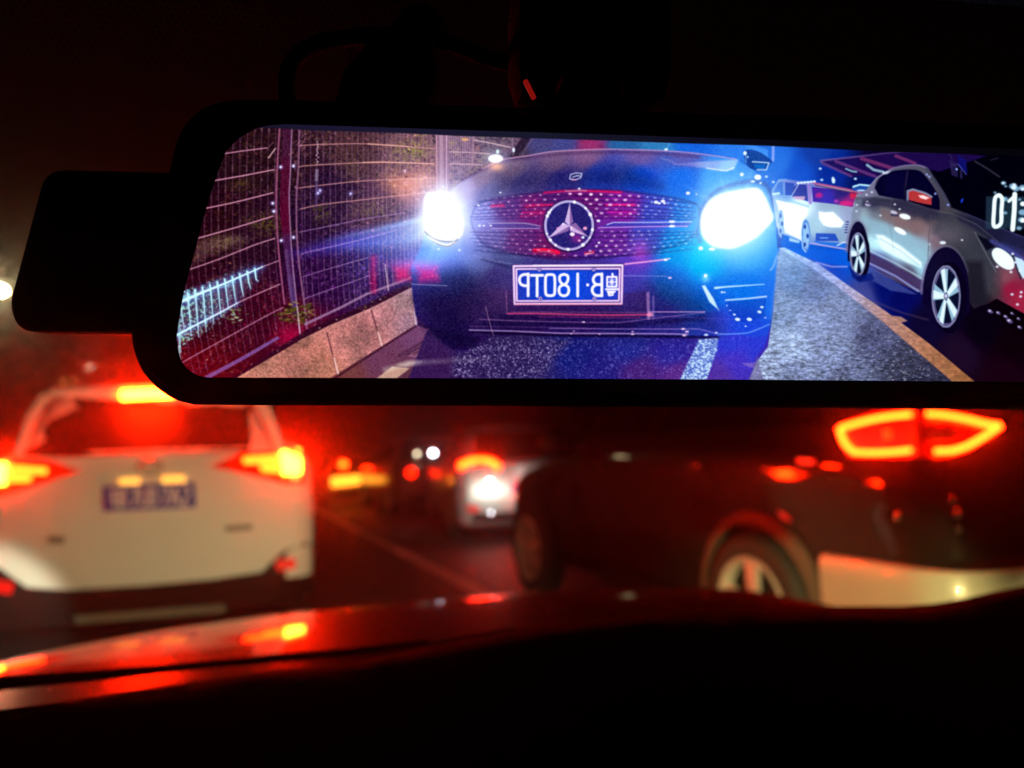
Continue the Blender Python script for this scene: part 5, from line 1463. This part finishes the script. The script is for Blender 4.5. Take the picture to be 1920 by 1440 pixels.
# white spoiler over the window and the pale pillars down each side
SPY = 0.27
def spp(px, py, dy=0.0):
    return on_y(px, py, 5.05 + SPY + dy)
MB().prism([spp(84, 744), (spp(96, 729)), spp(225, 724), spp(370, 720), spp(468, 727), spp(482, 742), spp(370, 742), spp(225, 749)], (0, .26, .03)).build('spoiler', M['white_paint'], suv, 40, 0.008)
for pp in ([(24, 856, .13), (50, 780, .25), (78, 736, .31), (100, 742, .31), (82, 758, .29), (58, 800, .22), (40, 854, .14)], [(536, 846, .13), (510, 772, .25), (486, 730, .31), (464, 742, .31), (478, 758, .29), (498, 796, .22), (518, 846, .14)]):
    MB().prism([on_y(x, y, 5.05 + d - .09) for x, y, d in pp], (0, .06, 0)).build('window_pillar', M['white_paint'], suv, 40)
bl = MB()
for i in range(12):
    a = spp(232 + i * 8.0, 741 - i * .35, -.012)
    bl.box(a, (.0255, .02, .052))
bl.build('brake_lamp', M['brake'], suv, 0)
for px0, pillar in ((0, 0),):
    pass
tl = sv.rpatch([(395, 875), (450, 851), (567, 840), (573, 906), (535, 908), (500, 898)], 'tail_lamp', M['lens'], suv, .018)
sv.rpatch([(528, 846), (562, 842), (564, 886), (530, 889)], 'lamp_block', M['brake'], tl, .030)
sv.rpatch([(455, 858), (524, 853), (526, 866), (458, 869)], 'light_bar', M['tail'], tl, .030)
sv.rpatch([(486, 871), (526, 868), (526, 886), (492, 884)], 'light_bar', M['tail'], tl, .029)
tl = sv.rpatch([(152, 884), (96, 864), (-22, 858), (-34, 928), (0, 932), (60, 914)], 'tail_lamp', M['lens'], suv, .018)
sv.rpatch([(12, 869), (-22, 868), (-24, 908), (12, 908)], 'lamp_block', M['brake'], tl, .030)
sv.rpatch([(90, 878), (17, 872), (17, 884), (88, 889)], 'light_bar', M['tail'], tl, .030)
sv.rpatch([(62, 891), (17, 887), (17, 904), (58, 903)], 'light_bar', M['tail'], tl, .029)
# lower bumper in black plastic, its crop rising at both corners
sv.rpatch([(592, 1010), (572, 1018), (530, 1034), (492, 1072), (400, 1086), (278, 1097), (130, 1106), (50, 1101), (2, 1066), (-30, 1056), (-40, 1142), (60, 1150), (278, 1142), (470, 1128), (592, 1112)], 'bumper', M['trim'], suv, .016, sink=.03)
sv.rpatch([(140, 1154), (420, 1132), (424, 1146), (146, 1168)], 'bumper_strip', M['badge'], suv, .030)
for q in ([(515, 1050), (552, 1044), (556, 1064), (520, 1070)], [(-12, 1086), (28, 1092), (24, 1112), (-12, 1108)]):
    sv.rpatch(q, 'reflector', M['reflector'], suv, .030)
pl = sv.rpatch([(193, 911), (366, 904), (368, 951), (194, 959)], 'number_plate', M['plate_blue'], suv, .016, div=1)
# white characters of the plate, too far out of focus to read in full
def plate_char(strokes, k, n=8):
    mb = MB()
    for a, b in strokes:
        P = []
        for (u, w) in (a, b):
            s = .06 + (k + .12 + .76 * u) / n * .89
            px = 193 + (366 - 193) * s; py = 911 - 7 * s + 48 * (.16 + .70 * w)
            v = sv.hit(px, py); P.append(v + Vector((0, -.018, 0)))
        d = P[1] - P[0]
        w2 = Vector((-d.z, 0, d.x)).normalized() * .006
        mb.prism([P[0] - w2, P[1] - w2, P[1] + w2, P[0] + w2], (0, .003, 0))
    mb.build('plate_character', M['plate_ink'], pl, 0)
GL = [[((0, .1), (1, .1)), ((.5, 0), (.5, .5)), ((0, .5), (1, .5)), ((.2, .7), (.9, .7)), ((.9, .7), (.6, 1))], [((0, 0), (0, 1)), ((0, 0), (.9, .2)), ((.9, .2), (0, .48)), ((0, .48), (1, .75)), ((1, .75), (0, 1))],
      [((0, 0), (1, 0)), ((1, 0), (.4, 1))], [((0, 0), (0, .8)), ((0, .8), (.5, 1)), ((.5, 1), (1, .8)), ((1, .8), (1, 0))], [((0, 0), (0, 1)), ((0, 0), (.8, .2)), ((.8, .2), (.8, .8)), ((.8, .8), (0, 1))],
      [((0, 0), (1, 0)), ((1, 0), (.4, 1))], [((0, 1), (.5, 0)), ((.5, 0), (1, 1)), ((.2, .65), (.8, .65))], [((0, .1), (.9, 0)), ((.9, 0), (1, .4)), ((1, .4), (0, 1)), ((0, 1), (1, 1))]]
for k, gl in enumerate(GL):
    plate_char(gl, k)
for q in ([(224, 897), (262, 896), (262, 908), (224, 909)], [(304, 893), (346, 892), (346, 905), (304, 906)]):
    sv.rpatch(q, 'plate_lamp_or_glint', M['plate_lamp_or_glint'], suv, .024)
ec = sv.hit(282, 876)
em = MB()
for a in range(20):
    q0, q1 = 2 * math.pi * a / 20, 2 * math.pi * (a + 1) / 20
    em.tube([ec + Vector((.062 * math.cos(q0), -.014, .046 * math.sin(q0))), ec + Vector((.062 * math.cos(q1), -.014, .046 * math.sin(q1)))], .006, 6, caps=False)
for a in range(20):
    q0, q1 = 2 * math.pi * a / 20, 2 * math.pi * (a + 1) / 20
    em.tube([ec + Vector((.028 * math.cos(q0), -.014, .043 * math.sin(q0))), ec + Vector((.028 * math.cos(q1), -.014, .043 * math.sin(q1)))], .005, 6, caps=False)
em.ball(ec + Vector((-.02, -.014, -.01)), .012, 10, 6).build('emblem', M['chrome'], suv, 60)
sv.rpatch([(422, 986), (472, 982), (473, 993), (423, 997)], 'model_badge', M['badge'], suv, .016)
sv.rpatch([(92, 1004), (122, 1006), (120, 1020), (90, 1018)], 'model_badge', M['badge'], suv, .014)
for z0, py in ((0, 0),):
    sv.rpatch([(118, 858), (444, 846), (446, 850), (118, 863)], 'tailgate_trim', M['white_paint'], suv, .018)
wp = [on_y(300, 852, 5.05 + .10), on_y(345, 812, 5.05 + .10), on_y(380, 792, 5.05 + .16)]
MB().tube(cat_spline(wp, 4), .007, 8).build('rear_wiper', M['trim'], suv, 50)
for sgn in (-1, 1):
    for yy in (.95, 3.65):
        make_wheel((SUVC + sgn * .83, 5.05 + yy, .35), .35, sgn, suv)
    sv.spatch([(.60, 1.20), (1.9, 1.20), (1.85, 1.44), (1.1, 1.45), (.72, 1.38)], sgn, 'side_window', M['glass'], suv)
    sv.spatch([(1.98, 1.20), (3.0, 1.20), (2.6, 1.42), (1.95, 1.45)], sgn, 'side_window', M['glass'], suv)
    MB().ball((SUVC + sgn * 1.02, 5.05 + 3.0, 1.17), .11, 14, 8, (1.0, .5, .75)).build('door_mirror', M['white_paint'], suv, 60)

# ================= dark crossover in the right-hand lane, seen from behind its left rear corner
QX, QY, QW = 3.19, 2.05, .92
qq = thing('dark_crossover', 'dark glossy crossover with red outline tail lamps filling the right lane', 'car', (QX, QY, 0), 'cars queueing on the road ahead')
qv = Shell((QX, QY, 0), [
    (.24, .80, .16, 4.15, .16, .30), (.30, .895, .05, 4.36, .16, .40), (.40, .915, -.03, 4.46, .17, .45), (.43, .918, -.04, 4.48, .17, .45), (.64, .925, -.035, 4.50, .17, .45), (.67, .92, .0, 4.50, .17, .45), (.82, .922, .02, 4.46, .17, .45),
    (.90, .92, .035, 4.32, .17, .5), (.97, .918, .05, 3.95, .17, .5), (1.02, .912, .06, 3.50, .17, .5), (1.06, .90, .065, 3.35, .17, .45), (1.12, .86, .08, 3.28, .16, .40), (1.18, .82, .12, 3.18, .15, .36), (1.32, .745, .28, 2.90, .15, .32), (1.46, .67, .42, 2.55, .16, .30), (1.54, .58, .50, 2.28, .18, .28), (1.58, .38, .70, 1.9, .2, .22)])
qv.body('body', M['black_paint'], qq)
# pale lower bumper wrapping round the corner, from the left arch to the right one
class Band(Shell):
    pass
def band(z_w, y_stop, name, m, parent):
    rows = []
    for z, grow in z_w:
        w, yr, yf, rr, rf = qv.par(z)
        ring = [(QX - (w + grow), QY + y_stop), (QX - (w + grow), QY + (y_stop + .2) / 2)]
        for k in range(0, 8):
            a = math.pi / 2 * k / 7
            ring.append((QX - w + rr - (rr + grow) * math.cos(a), QY + yr + rr - (rr + grow) * math.sin(a)))
        for t in np.linspace(-1, 1, 9)[1:-1]:
            ring.append((QX + t * (w - rr), QY + yr - grow - .03 * (1 - t * t)))
        for k in range(0, 8):
            a = math.pi / 2 * (1 - k / 7)
            ring.append((QX + w - rr + (rr + grow) * math.cos(a), QY + yr + rr - (rr + grow) * math.sin(a)))
        ring += [(QX + (w + grow), QY + (y_stop + .2) / 2), (QX + (w + grow), QY + y_stop)]
        rows.append([(x, y, z) for x, y in ring])
    return MB().grid(rows).build(name, m, parent, 40)
band([(.385, .0), (.40, .022), (.43, .030), (.55, .034), (.61, .030), (.635, .022), (.645, -.01)], .56, 'bumper', M['cladding'], qq)
band([(.235, .004), (.25, .016), (.38, .020), (.395, .0)], .56, 'lower_bumper', M['trim'], qq)
def flank(px, py, out=0.0):
    p = on_x(px, py, QX - QW - out)
    return p
def tubes(paths, r, name, m, parent):
    mb = MB()
    for p in paths:
        mb.tube(cat_spline(p, 4), r, 10)
    return mb.build(name, m, parent, 60)
lensf = MB().prism([flank(x, y, .004) for x, y in [(1716, 768), (1640, 774), (1566, 800), (1590, 858), (1716, 858)]], (.03, 0, 0)).build('tail_lamp', M['lens_dim'], qq, 40)
tubes([[flank(x, y, .016) for x, y in [(1706, 777), (1660, 782), (1620, 790), (1577, 802)]], [flank(x, y, .016) for x, y in [(1574, 803), (1578, 818), (1586, 834), (1600, 847)]], [flank(x, y, .016) for x, y in [(1600, 848), (1640, 849), (1680, 847), (1706, 844)]]], .0085, 'lamp_outline', M['tail_thin'], lensf)
MB().ball(flank(1664, 814, .006), .022, 12, 8, (.5, 1, .7)).build('reversing_lens', M['chrome'], lensf, 60)
def rr_(px, py, out=0.0):
    v = qv.hit(px, py)
    return v + Vector((-out * .25, -out, 0))
lensr = qv.rpatch([(1722, 768), (1760, 770), (1830, 784), (1872, 798), (1810, 846), (1760, 858), (1724, 858)], 'tail_lamp', M['lens_dim'], qq, .010)
tubes([[rr_(x, y, .022) for x, y in [(1730, 776), (1765, 779), (1808, 787), (1838, 795)]], [rr_(x, y, .022) for x, y in [(1866, 799), (1838, 818), (1806, 836), (1778, 845)]], [rr_(x, y, .022) for x, y in [(1838, 795), (1852, 797), (1866, 799)]], [rr_(x, y, .022) for x, y in [(1746, 846), (1778, 845)]]], .0085, 'lamp_outline', M['tail_thin'], lensr)
qv.rpatch([(1738, 806), (1772, 804), (1800, 812), (1772, 830), (1738, 828)], 'reversing_lens', M['alloy'], lensr, .016)
AR = (QY + .99, .345), (QY + 3.72, .345)
for k, (yy, zz) in enumerate(AR):
    for sgn in (-1, 1):
        xs = QX + sgn * (QW + .004)
        arch = MB()
        pts_o = [(xs, yy + .44 * math.cos(a), zz + .44 * math.sin(a)) for a in np.linspace(-.32, math.pi + .32, 26)]
        pts_i = [(xs, yy + .385 * math.cos(a), zz + .385 * math.sin(a)) for a in np.linspace(-.32, math.pi + .32, 26)]
        n = len(pts_o)
        o2 = [(x + sgn * .022, y, z) for x, y, z in pts_o]; i2 = [(x + sgn * .034, y, z) for x, y, z in pts_i]
        arch.add(pts_o + o2 + i2 + pts_i, [(i + a * n, i + 1 + a * n, i + 1 + ((a + 1) % 4) * n, i + ((a + 1) % 4) * n) for i in range(n - 1) for a in range(4)])
        arch.build('wheel_arch_trim', M['trim'] if k == 1 else mat('arch_trim', (0.09, 0.085, 0.07), 0.5, spec=0.2, vary=.1), qq, 50)
        MB().prism([(xs, yy + .386 * math.cos(a), zz + .386 * math.sin(a)) for a in np.linspace(-.5, math.pi + .5, 26)], (-sgn * .02, 0, 0)).build('wheel_well', M['trim'], qq, 40)
        make_wheel((QX + sgn * .88, yy, zz), .345, sgn, qq, spokes=5)
for sgn in (-1, 1):
    qv.spatch([(.62, 1.16), (2.0, 1.16), (1.95, 1.46), (1.2, 1.48), (.8, 1.38)], sgn, 'side_window', M['glass'], qq)
    qv.spatch([(2.06, 1.16), (3.05, 1.14), (2.5, 1.44), (2.03, 1.47)], sgn, 'side_window', M['glass'], qq)
    qv.spatch([(1.42, .25), (3.28, .25), (3.26, .36), (1.44, .36)], sgn, 'sill', M['trim'], qq, .016)
    for y0 in (1.50, 2.62):
        MB().box((QX + sgn * (QW + .010), QY + y0, .985), (.030, .19, .026)).build('door_handle', M['black_paint'], qq, 40, .006)
        MB().ball((QX + sgn * (QW + .030), QY + y0 - .12, .985), .013, 12, 8).build('glint_cap', M['chrome'], qq, 60)  # chrome caps put by the handles to catch headlight glints
    for y0 in (1.28, 2.22, 3.30):
        MB().box((QX + sgn * (QW - .003), QY + y0, .66), (.010, .007, .60)).build('door_seam', M['trim'], qq, 0)
    MB().ball((QX + sgn * 1.04, QY + 3.0, 1.14), .11, 14, 8, (1.0, .5, .75)).build('door_mirror', M['black_paint'], qq, 60)
qv.rpatch([(-.66, 1.19), (.66, 1.19), (.56, 1.46), (-.56, 1.46)], 'rear_window', M['glass'], qq, .005, px=False)
pq = qv.rpatch([(-.24, .74), (.24, .74), (.24, .88), (-.24, .88)], 'number_plate', M['plate_blue'], qq, .01, px=False, div=1)
qv.rpatch([(-.42, .955), (.42, .955), (.42, .985), (-.42, .985)], 'tailgate_bar', M['chrome'], qq, .014, px=False)
qv.rpatch([(-.50, .90), (-.28, .90), (-.28, .925), (-.50, .925)], 'model_badge', M['chrome'], qq, .01, px=False)
for px, py, r in [(1786, 938, .014), (1796, 962, .018), (1798, 992, .014), (1684, 968, .017)]:
    MB().ball(qv.hit(px, py) + Vector((-.004, -.004, 0)), r, 16, 12, (.9, .38, .9)).build('glint_dome', M['chrome'], qq, 60)  # chrome domes added to throw back headlight glints
mk = MB().prism([flank(x, y, .004) for x, y in [(1494, 860), (1524, 861), (1524, 871), (1494, 870)]], (.01, 0, 0)).build('flank_glint', M['reflector'], qq, 40)  # red reflection on the flank, built as a glowing slab
mk = MB().prism([on_x(x, y, QX - QW - .034) for x, y in [(1456, 958), (1470, 964), (1480, 977), (1468, 974)]], (.01, 0, 0)).build('arch_glint', M['reflector'], qq, 40)  # red reflection at the wheel arch, built as a glowing slab


# ================= cars farther up the right lane, soft and small
def far_car(name, label, cx, y, w, h, paint, zt=1.0, lamp='tail', length=4.2, glass=True):
    t = thing(name, label, 'car', (cx, y, 0), 'cars queueing on the road ahead')
    k = h / 1.45
    s = Shell((cx, y, 0), [(.17, w * .86, .14, length - .3, .14, .3), (.24, w * .97, .04, length - .1, .15, .4), (.5, w, 0, length, .16, .45), (.80 * k, w, .02, length, .16, .45), (.93 * k, w * .985, .05, length - .15, .16, .45), (.95 * k, w * .97, .16, length - 1.1, .16, .4),
                           (1.2 * k, w * .78, .55, length - 1.6, .15, .3), (1.40 * k, w * .66, .85, length - 2.0, .15, .3), (1.45 * k, w * .45, 1.1, length - 2.3, .2, .3)])
    s.body('body', M[paint], t)
    s.rpatch([(-w * .74, .99 * k), (w * .74, .99 * k), (w * .60, 1.34 * k), (-w * .60, 1.34 * k)], 'rear_window', M['glass'], t, .006, px=False)
    for sg in (-1, 1):
        s.spatch([(.75, 1.0 * k), (length - 1.5, 1.0 * k), (length - 2.0, 1.34 * k), (1.2, 1.34 * k)], sg, 'side_window', M['glass'], t)
        for yy in (.75, length - .85):
            make_wheel((cx + sg * (w - .09), y + yy, .31), .31, sg, t, .19)
    s.rpatch([(-w * .8, .2), (w * .8, .2), (w * .8, .36), (-w * .8, .36)], 'bumper', M['trim'], t, .02, px=False)
    s.rpatch([(-.23, .58), (.23, .58), (.23, .71), (-.23, .71)], 'number_plate', M['plate_blue'], t, .012, px=False, div=1)
    return t, s


sil, ss2 = far_car('silver_sedan', 'silver saloon with an arched red tail lamp beyond the dark crossover', 3.52, 9.0, .90, 1.44, 'silver_paint')
l1 = ss2.rpatch([(856, 880), (866, 858), (900, 852), (935, 858), (944, 880), (930, 886), (900, 874), (866, 888)], 'tail_lamp', M['lens'], sil, .02)
tubes([[ss2.hit(x, y) + Vector((0, -.035, 0)) for x, y in [(866, 874), (880, 866), (900, 864), (920, 867), (934, 876)]]], .036, 'light_bar', M['tail'], l1)
l2 = ss2.rpatch([(-.90 + 1.55, .80), (.88, .80), (.88, .95), (.62, .95)], 'tail_lamp', M['lens'], sil, .02, px=False)
ss2.rpatch([(968, 906), (982, 906), (982, 935), (970, 936)], 'reflector', M['tail'], sil, .02)
ss2.rpatch([(964, 876), (984, 872), (986, 902), (968, 904)], 'reversing_lamp', M['plate_ink'], sil, .02)
MB().ball(ss2.hit(921, 904) + Vector((0, -.03, 0)), .024, 12, 8).build('plate_lamp_or_glint', M['white_glint'], sil, 60)  # bright headlight spot on the body, added as a glowing ball
MB().ball(ss2.hit(923, 962) + Vector((0, -.04, 0)), .009, 12, 8).build('bumper_glint', M['cool_glint'], sil, 60)  # glint on the bumper, added as a tiny glowing ball
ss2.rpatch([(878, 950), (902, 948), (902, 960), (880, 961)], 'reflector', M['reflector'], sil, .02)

sil.rotation_euler = (0, 0, R(-9))      # turned a little towards the right

drk, ds = far_car('dark_hatchback', 'small dark hatchback with red lamps between the amber car and silver saloon', 3.72, 13.6, .86, 1.36, 'grey_paint')
for x, z, r, mm in [(-.60, .76, .085, 'tail_soft'), (-.20, .72, .085, 'tail_soft'), (.02, .34, .05, 'reflector'), (-.04, .90, .05, 'reflector')]:
    px_ = Vector((3.72 + x, ds.rear(3.72 + x, z) - .02, z))
    MB().ball(px_, r, 14, 8, (1, .5, 1)).build('tail_lamp', M[mm], drk, 60)
for x, z, r, mm in [(-.10, 1.075, .045, 'cool_glint'), (-.39, 1.075, .035, 'street_far')]:
    MB().ball((3.72 + x, ds.rear(3.72 + x, z) - .03, z), r, 12, 8, (1, .5, 1)).build('window_glint', M[mm], drk, 60)  # reflections in the rear window, added as glowing balls

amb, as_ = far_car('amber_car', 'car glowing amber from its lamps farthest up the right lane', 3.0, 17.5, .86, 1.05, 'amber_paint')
as_.rpatch([(620, 896), (742, 884), (742, 900), (622, 913)], 'light_panel', M['amber'], amb, .03)
as_.rpatch([(688, 880), (718, 866), (746, 866), (716, 884), (716, 910), (700, 910)], 'indicator_or_glint', M['amber_hot'], amb, .05)
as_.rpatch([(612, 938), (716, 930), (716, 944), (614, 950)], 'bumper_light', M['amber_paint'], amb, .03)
MB().ball(as_.hit(643, 872) + Vector((0, -.03, 0)), .085, 14, 8, (1, .5, 1)).build('tail_lamp', M['tail'], amb, 60)

# ---------------------------------------------------------------- roadside: lamps, trees, fence
def lamp_post(name, label, p, mtl, r, arm=1.2, sc=(1, 1, .6)):
    t = thing(name, label, 'street lamp', (p.x - arm, p.y, 0), 'street lamps beyond the left kerb')
    MB().tube([(p.x - arm, p.y, 0), (p.x - arm, p.y, p.z * .6), (p.x - arm, p.y, p.z + .12)], .09, 12, .05).build('post', M['steel'], t, 50)
    MB().tube(cat_spline([(p.x - arm, p.y, p.z + .05), (p.x - arm * .7, p.y, p.z + .32), (p.x - .1, p.y, p.z + .26)], 5), .04, 10).build('arm', M['steel'], t, 50)
    MB().ball((p.x, p.y, p.z + .16), .26, 16, 8, (1.0, .6, .42)).build('lamp_head', M['steel'], t, 60)
    MB().ball((p.x, p.y, p.z), r, 16, 10, sc).build('bulb', mtl, t, 60)
    return t


lamp_post('street_lamp', 'bright yellow white street lamp glaring beside the camera pod', on_y(-3, 545, 18.0), M['street'], .15)
lamp_post('street_lamp', 'distant white street lamp above the white suv roof', on_y(165, 687, 52.0), M['street_far'], .30, 1.6, (1, 1, .7))
lamp_post('street_lamp', 'distant amber street lamp left of the white one above the suv', on_y(127, 712, 56.0), M['street_amber'], .42, 1.6, (1, 1, .7))


def tree(label, x, y, h, rad, seed, n=1500):
    r = random.Random(seed)
    t = thing('tree', label, 'tree', (x, y, 0), 'trees beyond the left kerb')
    mb = MB().tube(cat_spline([(x, y, 0), (x + .1, y, h * .3), (x - .05, y + .1, h * .55), (x + .1, y, h * .8)], 5), .16, 10, .05)
    tips = []
    for i in range(9):
        a = r.uniform(0, 6.28); z0 = h * r.uniform(.3, .7)
        e = Vector((x + math.cos(a) * rad * r.uniform(.5, .9), y + math.sin(a) * rad * r.uniform(.5, .9), z0 + h * r.uniform(.1, .3)))
        mb.tube(cat_spline([(x, y, z0), ((x + e.x) / 2, (y + e.y) / 2, (z0 + e.z) / 2 + .15), e], 4), .06, 8, .02); tips.append(e)
    mb.build('trunk', M['bark'], t, 50)
    cr = MB()
    tips += [Vector((x + r.uniform(-.6, .6) * rad, y + r.uniform(-.6, .6) * rad, h * r.uniform(.5, 1.0))) for _ in range(14)]
    for _ in range(n):
        c = r.choice(tips) + Vector((r.gauss(0, .4), r.gauss(0, .4), r.gauss(0, .33))) * (rad / 2.2)
        a = Vector((r.uniform(-1, 1), r.uniform(-1, 1), r.uniform(-.6, .6))).normalized()
        b = a.cross(Vector((r.uniform(-1, 1), r.uniform(-1, 1), 1))).normalized()
        s = r.uniform(.07, .16)
        cr.add([c - a * s, c + b * s * .5, c + a * s, c - b * s * .5], [(0, 1, 2, 3)])
    crn = cr.build('crown', M['leaf'], t, 0)
    return t


tree('leafy dark tree catching the glow of the nearest street lamp', -5.4, 19.5, 7.0, 2.6, 3, 2600)
tree('farther dark leafy tree behind the roof of the white suv', -4.6, 30.0, 6.5, 2.8, 4, 2200)
tree('dark tree standing past the hatchback and amber car', -3.9, 42.0, 7.5, 3.2, 8, 1800)

fen = thing('mesh_fence', 'tall welded wire mesh fence standing behind the left kerb', 'fence', (-2.7, 8, 0))
for i in range(9):
    y = 4.0 + 2.6 * i
    MB().box((-2.7, y, 1.1), (.07, .07, 2.2)).build('post', M['steel'], fen, 0)
wires = MB()
for k in range(12):
    wires.tube([(-2.7, 4.0, .1 + .19 * k), (-2.7, 24.8, .1 + .19 * k)], .004, 4, caps=False)
for k in range(208):
    wires.tube([(-2.7, 4.0 + .1 * k, .06), (-2.7, 4.0 + .1 * k, 2.2)], .003, 3, caps=False)
w = wires.build('wire_mesh', M['steel'], fen, 0)
w['kind'] = 'stuff'

# ---------------------------------------------------------------- the driver's own car
own = thing('driver_car', 'dark bonnet, wiper and dashboard of the car the picture is taken from', 'car', (0.35, 0, 0))
rows = []
for t in list(np.linspace(0, 1, 15)) + [1.02, 1.05, 1.08]:
    row = []
    for s in np.linspace(-1.06, 1.06, 29):
        x = .35 + .76 * s
        yf = 2.02 - .26 * s * s - .10 * s ** 4
        yb = .96 + .04 * s * s
        u = min(t, 1.0)
        y = yb + (yf - yb) * u
        z = .770 - .0436 * (y - 1.05) ** 2 - .05 * max(0, abs(s) - .9) ** 1.5
        if t > 1:
            k = (t - 1) / .08
            y += .05 * math.sin(k * math.pi / 2); z -= .25 * k * k + .012 * k
        row.append((x, y, z))
    rows.append(row)
MB().grid(rows).build('bonnet', M['bonnet'], own, 60)
# windscreen base: cowl panel, wiper blade and arm
MB().grid([[(.35 + .78 * s, .80 + .05 * s * s + dy, z) for s in np.linspace(-1, 1, 15)] for dy, z in ((.0, .775), (.06, .785), (.13, .770), (.17, .74))]).build('cowl', M['trim'], own, 60)
wp_ = [(-160, 1322), (0, 1288), (180, 1272), (330, 1258), (500, 1240), (640, 1226), (800, 1206)]
bl = MB().tube(cat_spline([on_y(a, b, .705 + .05 * (a + 160) / 960) for a, b in wp_], 6), .0085, 10, .004).build('wiper_blade', M['wiper'], own, 60)
MB().tube(cat_spline([on_y(a, b + 4, .695 + .05 * (a + 160) / 960) for a, b in wp_[:5]], 6), .005, 8).build('wiper_spine', M['wiper'], bl, 60)
MB().tube([on_y(640, 1230, .742), on_y(604, 1262, .735)], .004, 8).build('wiper_clip', M['wiper'], bl, 60)
# dashboard top: a broad matt moulding, higher in front of the passenger
rim = [(-420, 1330, 1372), (-150, 1290, 1330), (0, 1268, 1303), (180, 1257, 1284), (330, 1245, 1266), (500, 1228, 1250), (640, 1212, 1238), (780, 1196, 1215), (920, 1176, 1190), (1060, 1160, 1168), (1300, 1141, 1143), (1560, 1136, 1137), (1750, 1131, 1132), (1920, 1097, 1098), (2150, 1060, 1062)]
r3 = cat_spline([on_y(a, c, .575) for a, b, c in rim], 3)
rows = [[e + Vector((0, .06, -.12)) for e in r3], [e + Vector((0, .02, -.015)) for e in r3], r3]
for dy, dz in ((-.045, -.0036), (-.052, -.012), (-.10, -.045), (-.20, -.09), (-.30, -.16), (-.34, -.25)):
    rows.append([e + Vector((0, dy, dz)) for e in r3])
MB().grid(rows).build('dashboard', M['dash'], own, 60)
vn = [-.001, -.012, -.023, -.034, -.044]
MB().grid([[e + Vector((0, dy * (1 - .80 * min(1, max(0, (k / 3 - 2)) / 5.5)), .0026 + .012 * dy * (1 - .80 * min(1, max(0, (k / 3 - 2)) / 5.5)))) for k, e in enumerate(r3[:26])] for dy in vn]).build('defroster_trim', M['vent'], own, 60)
# windscreen pane, dotted band along its top and the headliner
def ws(x, t):
    """point on the windscreen, T from its foot (0) to its top (1)"""
    return Vector((.35 + x * (1 - .16 * t), .82 - .10 * x * x * 1.2 - .68 * t, .80 + .56 * t + .03 * math.sin(t * math.pi)))
wm = bpy.data.materials.new('windscreen_glass')
wm.use_nodes = True
_n, _l = wm.node_tree.nodes, wm.node_tree.links
_n.clear()
_o = _n.new('ShaderNodeOutputMaterial'); _t = _n.new('ShaderNodeBsdfTransparent')
_t.inputs['Color'].default_value = (0.95, 0.96, 0.95, 1)
_l.new(_t.outputs['BSDF'], _o.inputs['Surface'])
MB().grid([[ws(x, t) for x in np.linspace(-.74, .74, 17)] for t in np.linspace(0, 1, 12)]).build('windscreen', wm, own, 60)
dots = MB()
def wsn(x, t, r, k=6):
    c = ws(x, t); a = (ws(x + .01, t) - c).normalized(); b = (ws(x, t + .01) - c).normalized()
    nrm = a.cross(b).normalized()
    if nrm.y > 0:
        nrm = -nrm
    c = c + nrm * .0015
    return [c + a * r * math.cos(2 * math.pi * i / k) + b * r * math.sin(2 * math.pi * i / k) for i in range(k)]
for j in range(92):
    t = .985 - j * .0027
    for i in range(360):
        x = -.66 + (i + .5 * (j % 2)) * .0026
        r = .00115 * (1 - .75 * j / 92)
        dots.add(wsn(x, t, r), [tuple(range(6))])
db = dots.build('dotted_band', M['dash'], own, 0)
db['kind'] = 'stuff'
MB().grid([[ws(x, t) + Vector((0, -.012, -.01)) for x in np.linspace(-.74, .74, 9)] for t in (.985, 1.02, 1.06)]).build('header_trim', M['dash'], own, 60)
MB().grid([[(.35 + .64 * s, y, z + .02 * (1 - s * s)) for s in np.linspace(-1, 1, 9)] for y, z in ((.13, 1.375), (-.1, 1.40), (-.5, 1.42), (-.9, 1.42))]).build('headliner', M['fabric'], own, 60)
vp = [at_depth(px, py, d) for px, py, d in [(1660, 2, .235), (2500, 54, .235), (2500, -500, .20), (1660, -500, .20)]]
MB().prism(vp, (0, .006, .012)).build('sun_visor', M['fabric'], own, 40, .003)

# ---------------------------------------------------------------- haze box added for the windscreen glare round the lamps
hm = bpy.data.materials.new('glare_haze')
hm.use_nodes = True
_n, _l = hm.node_tree.nodes, hm.node_tree.links
_n.clear()
_o = _n.new('ShaderNodeOutputMaterial'); _v = _n.new('ShaderNodeVolumePrincipled')
_v.inputs['Color'].default_value = (0.9, 0.9, 0.9, 1)
_v.inputs['Density'].default_value = HAZE
_v.inputs['Anisotropy'].default_value = 0.95
_l.new(_v.outputs['Volume'], _o.inputs['Volume'])
hz = MB().box((0, 30, 5.0), (64, 88, 12.6)).build('added_haze', hm, None, 0)
hz['kind'] = 'stuff'
hz['label'] = 'thin haze added for the windscreen glare round the lamps'
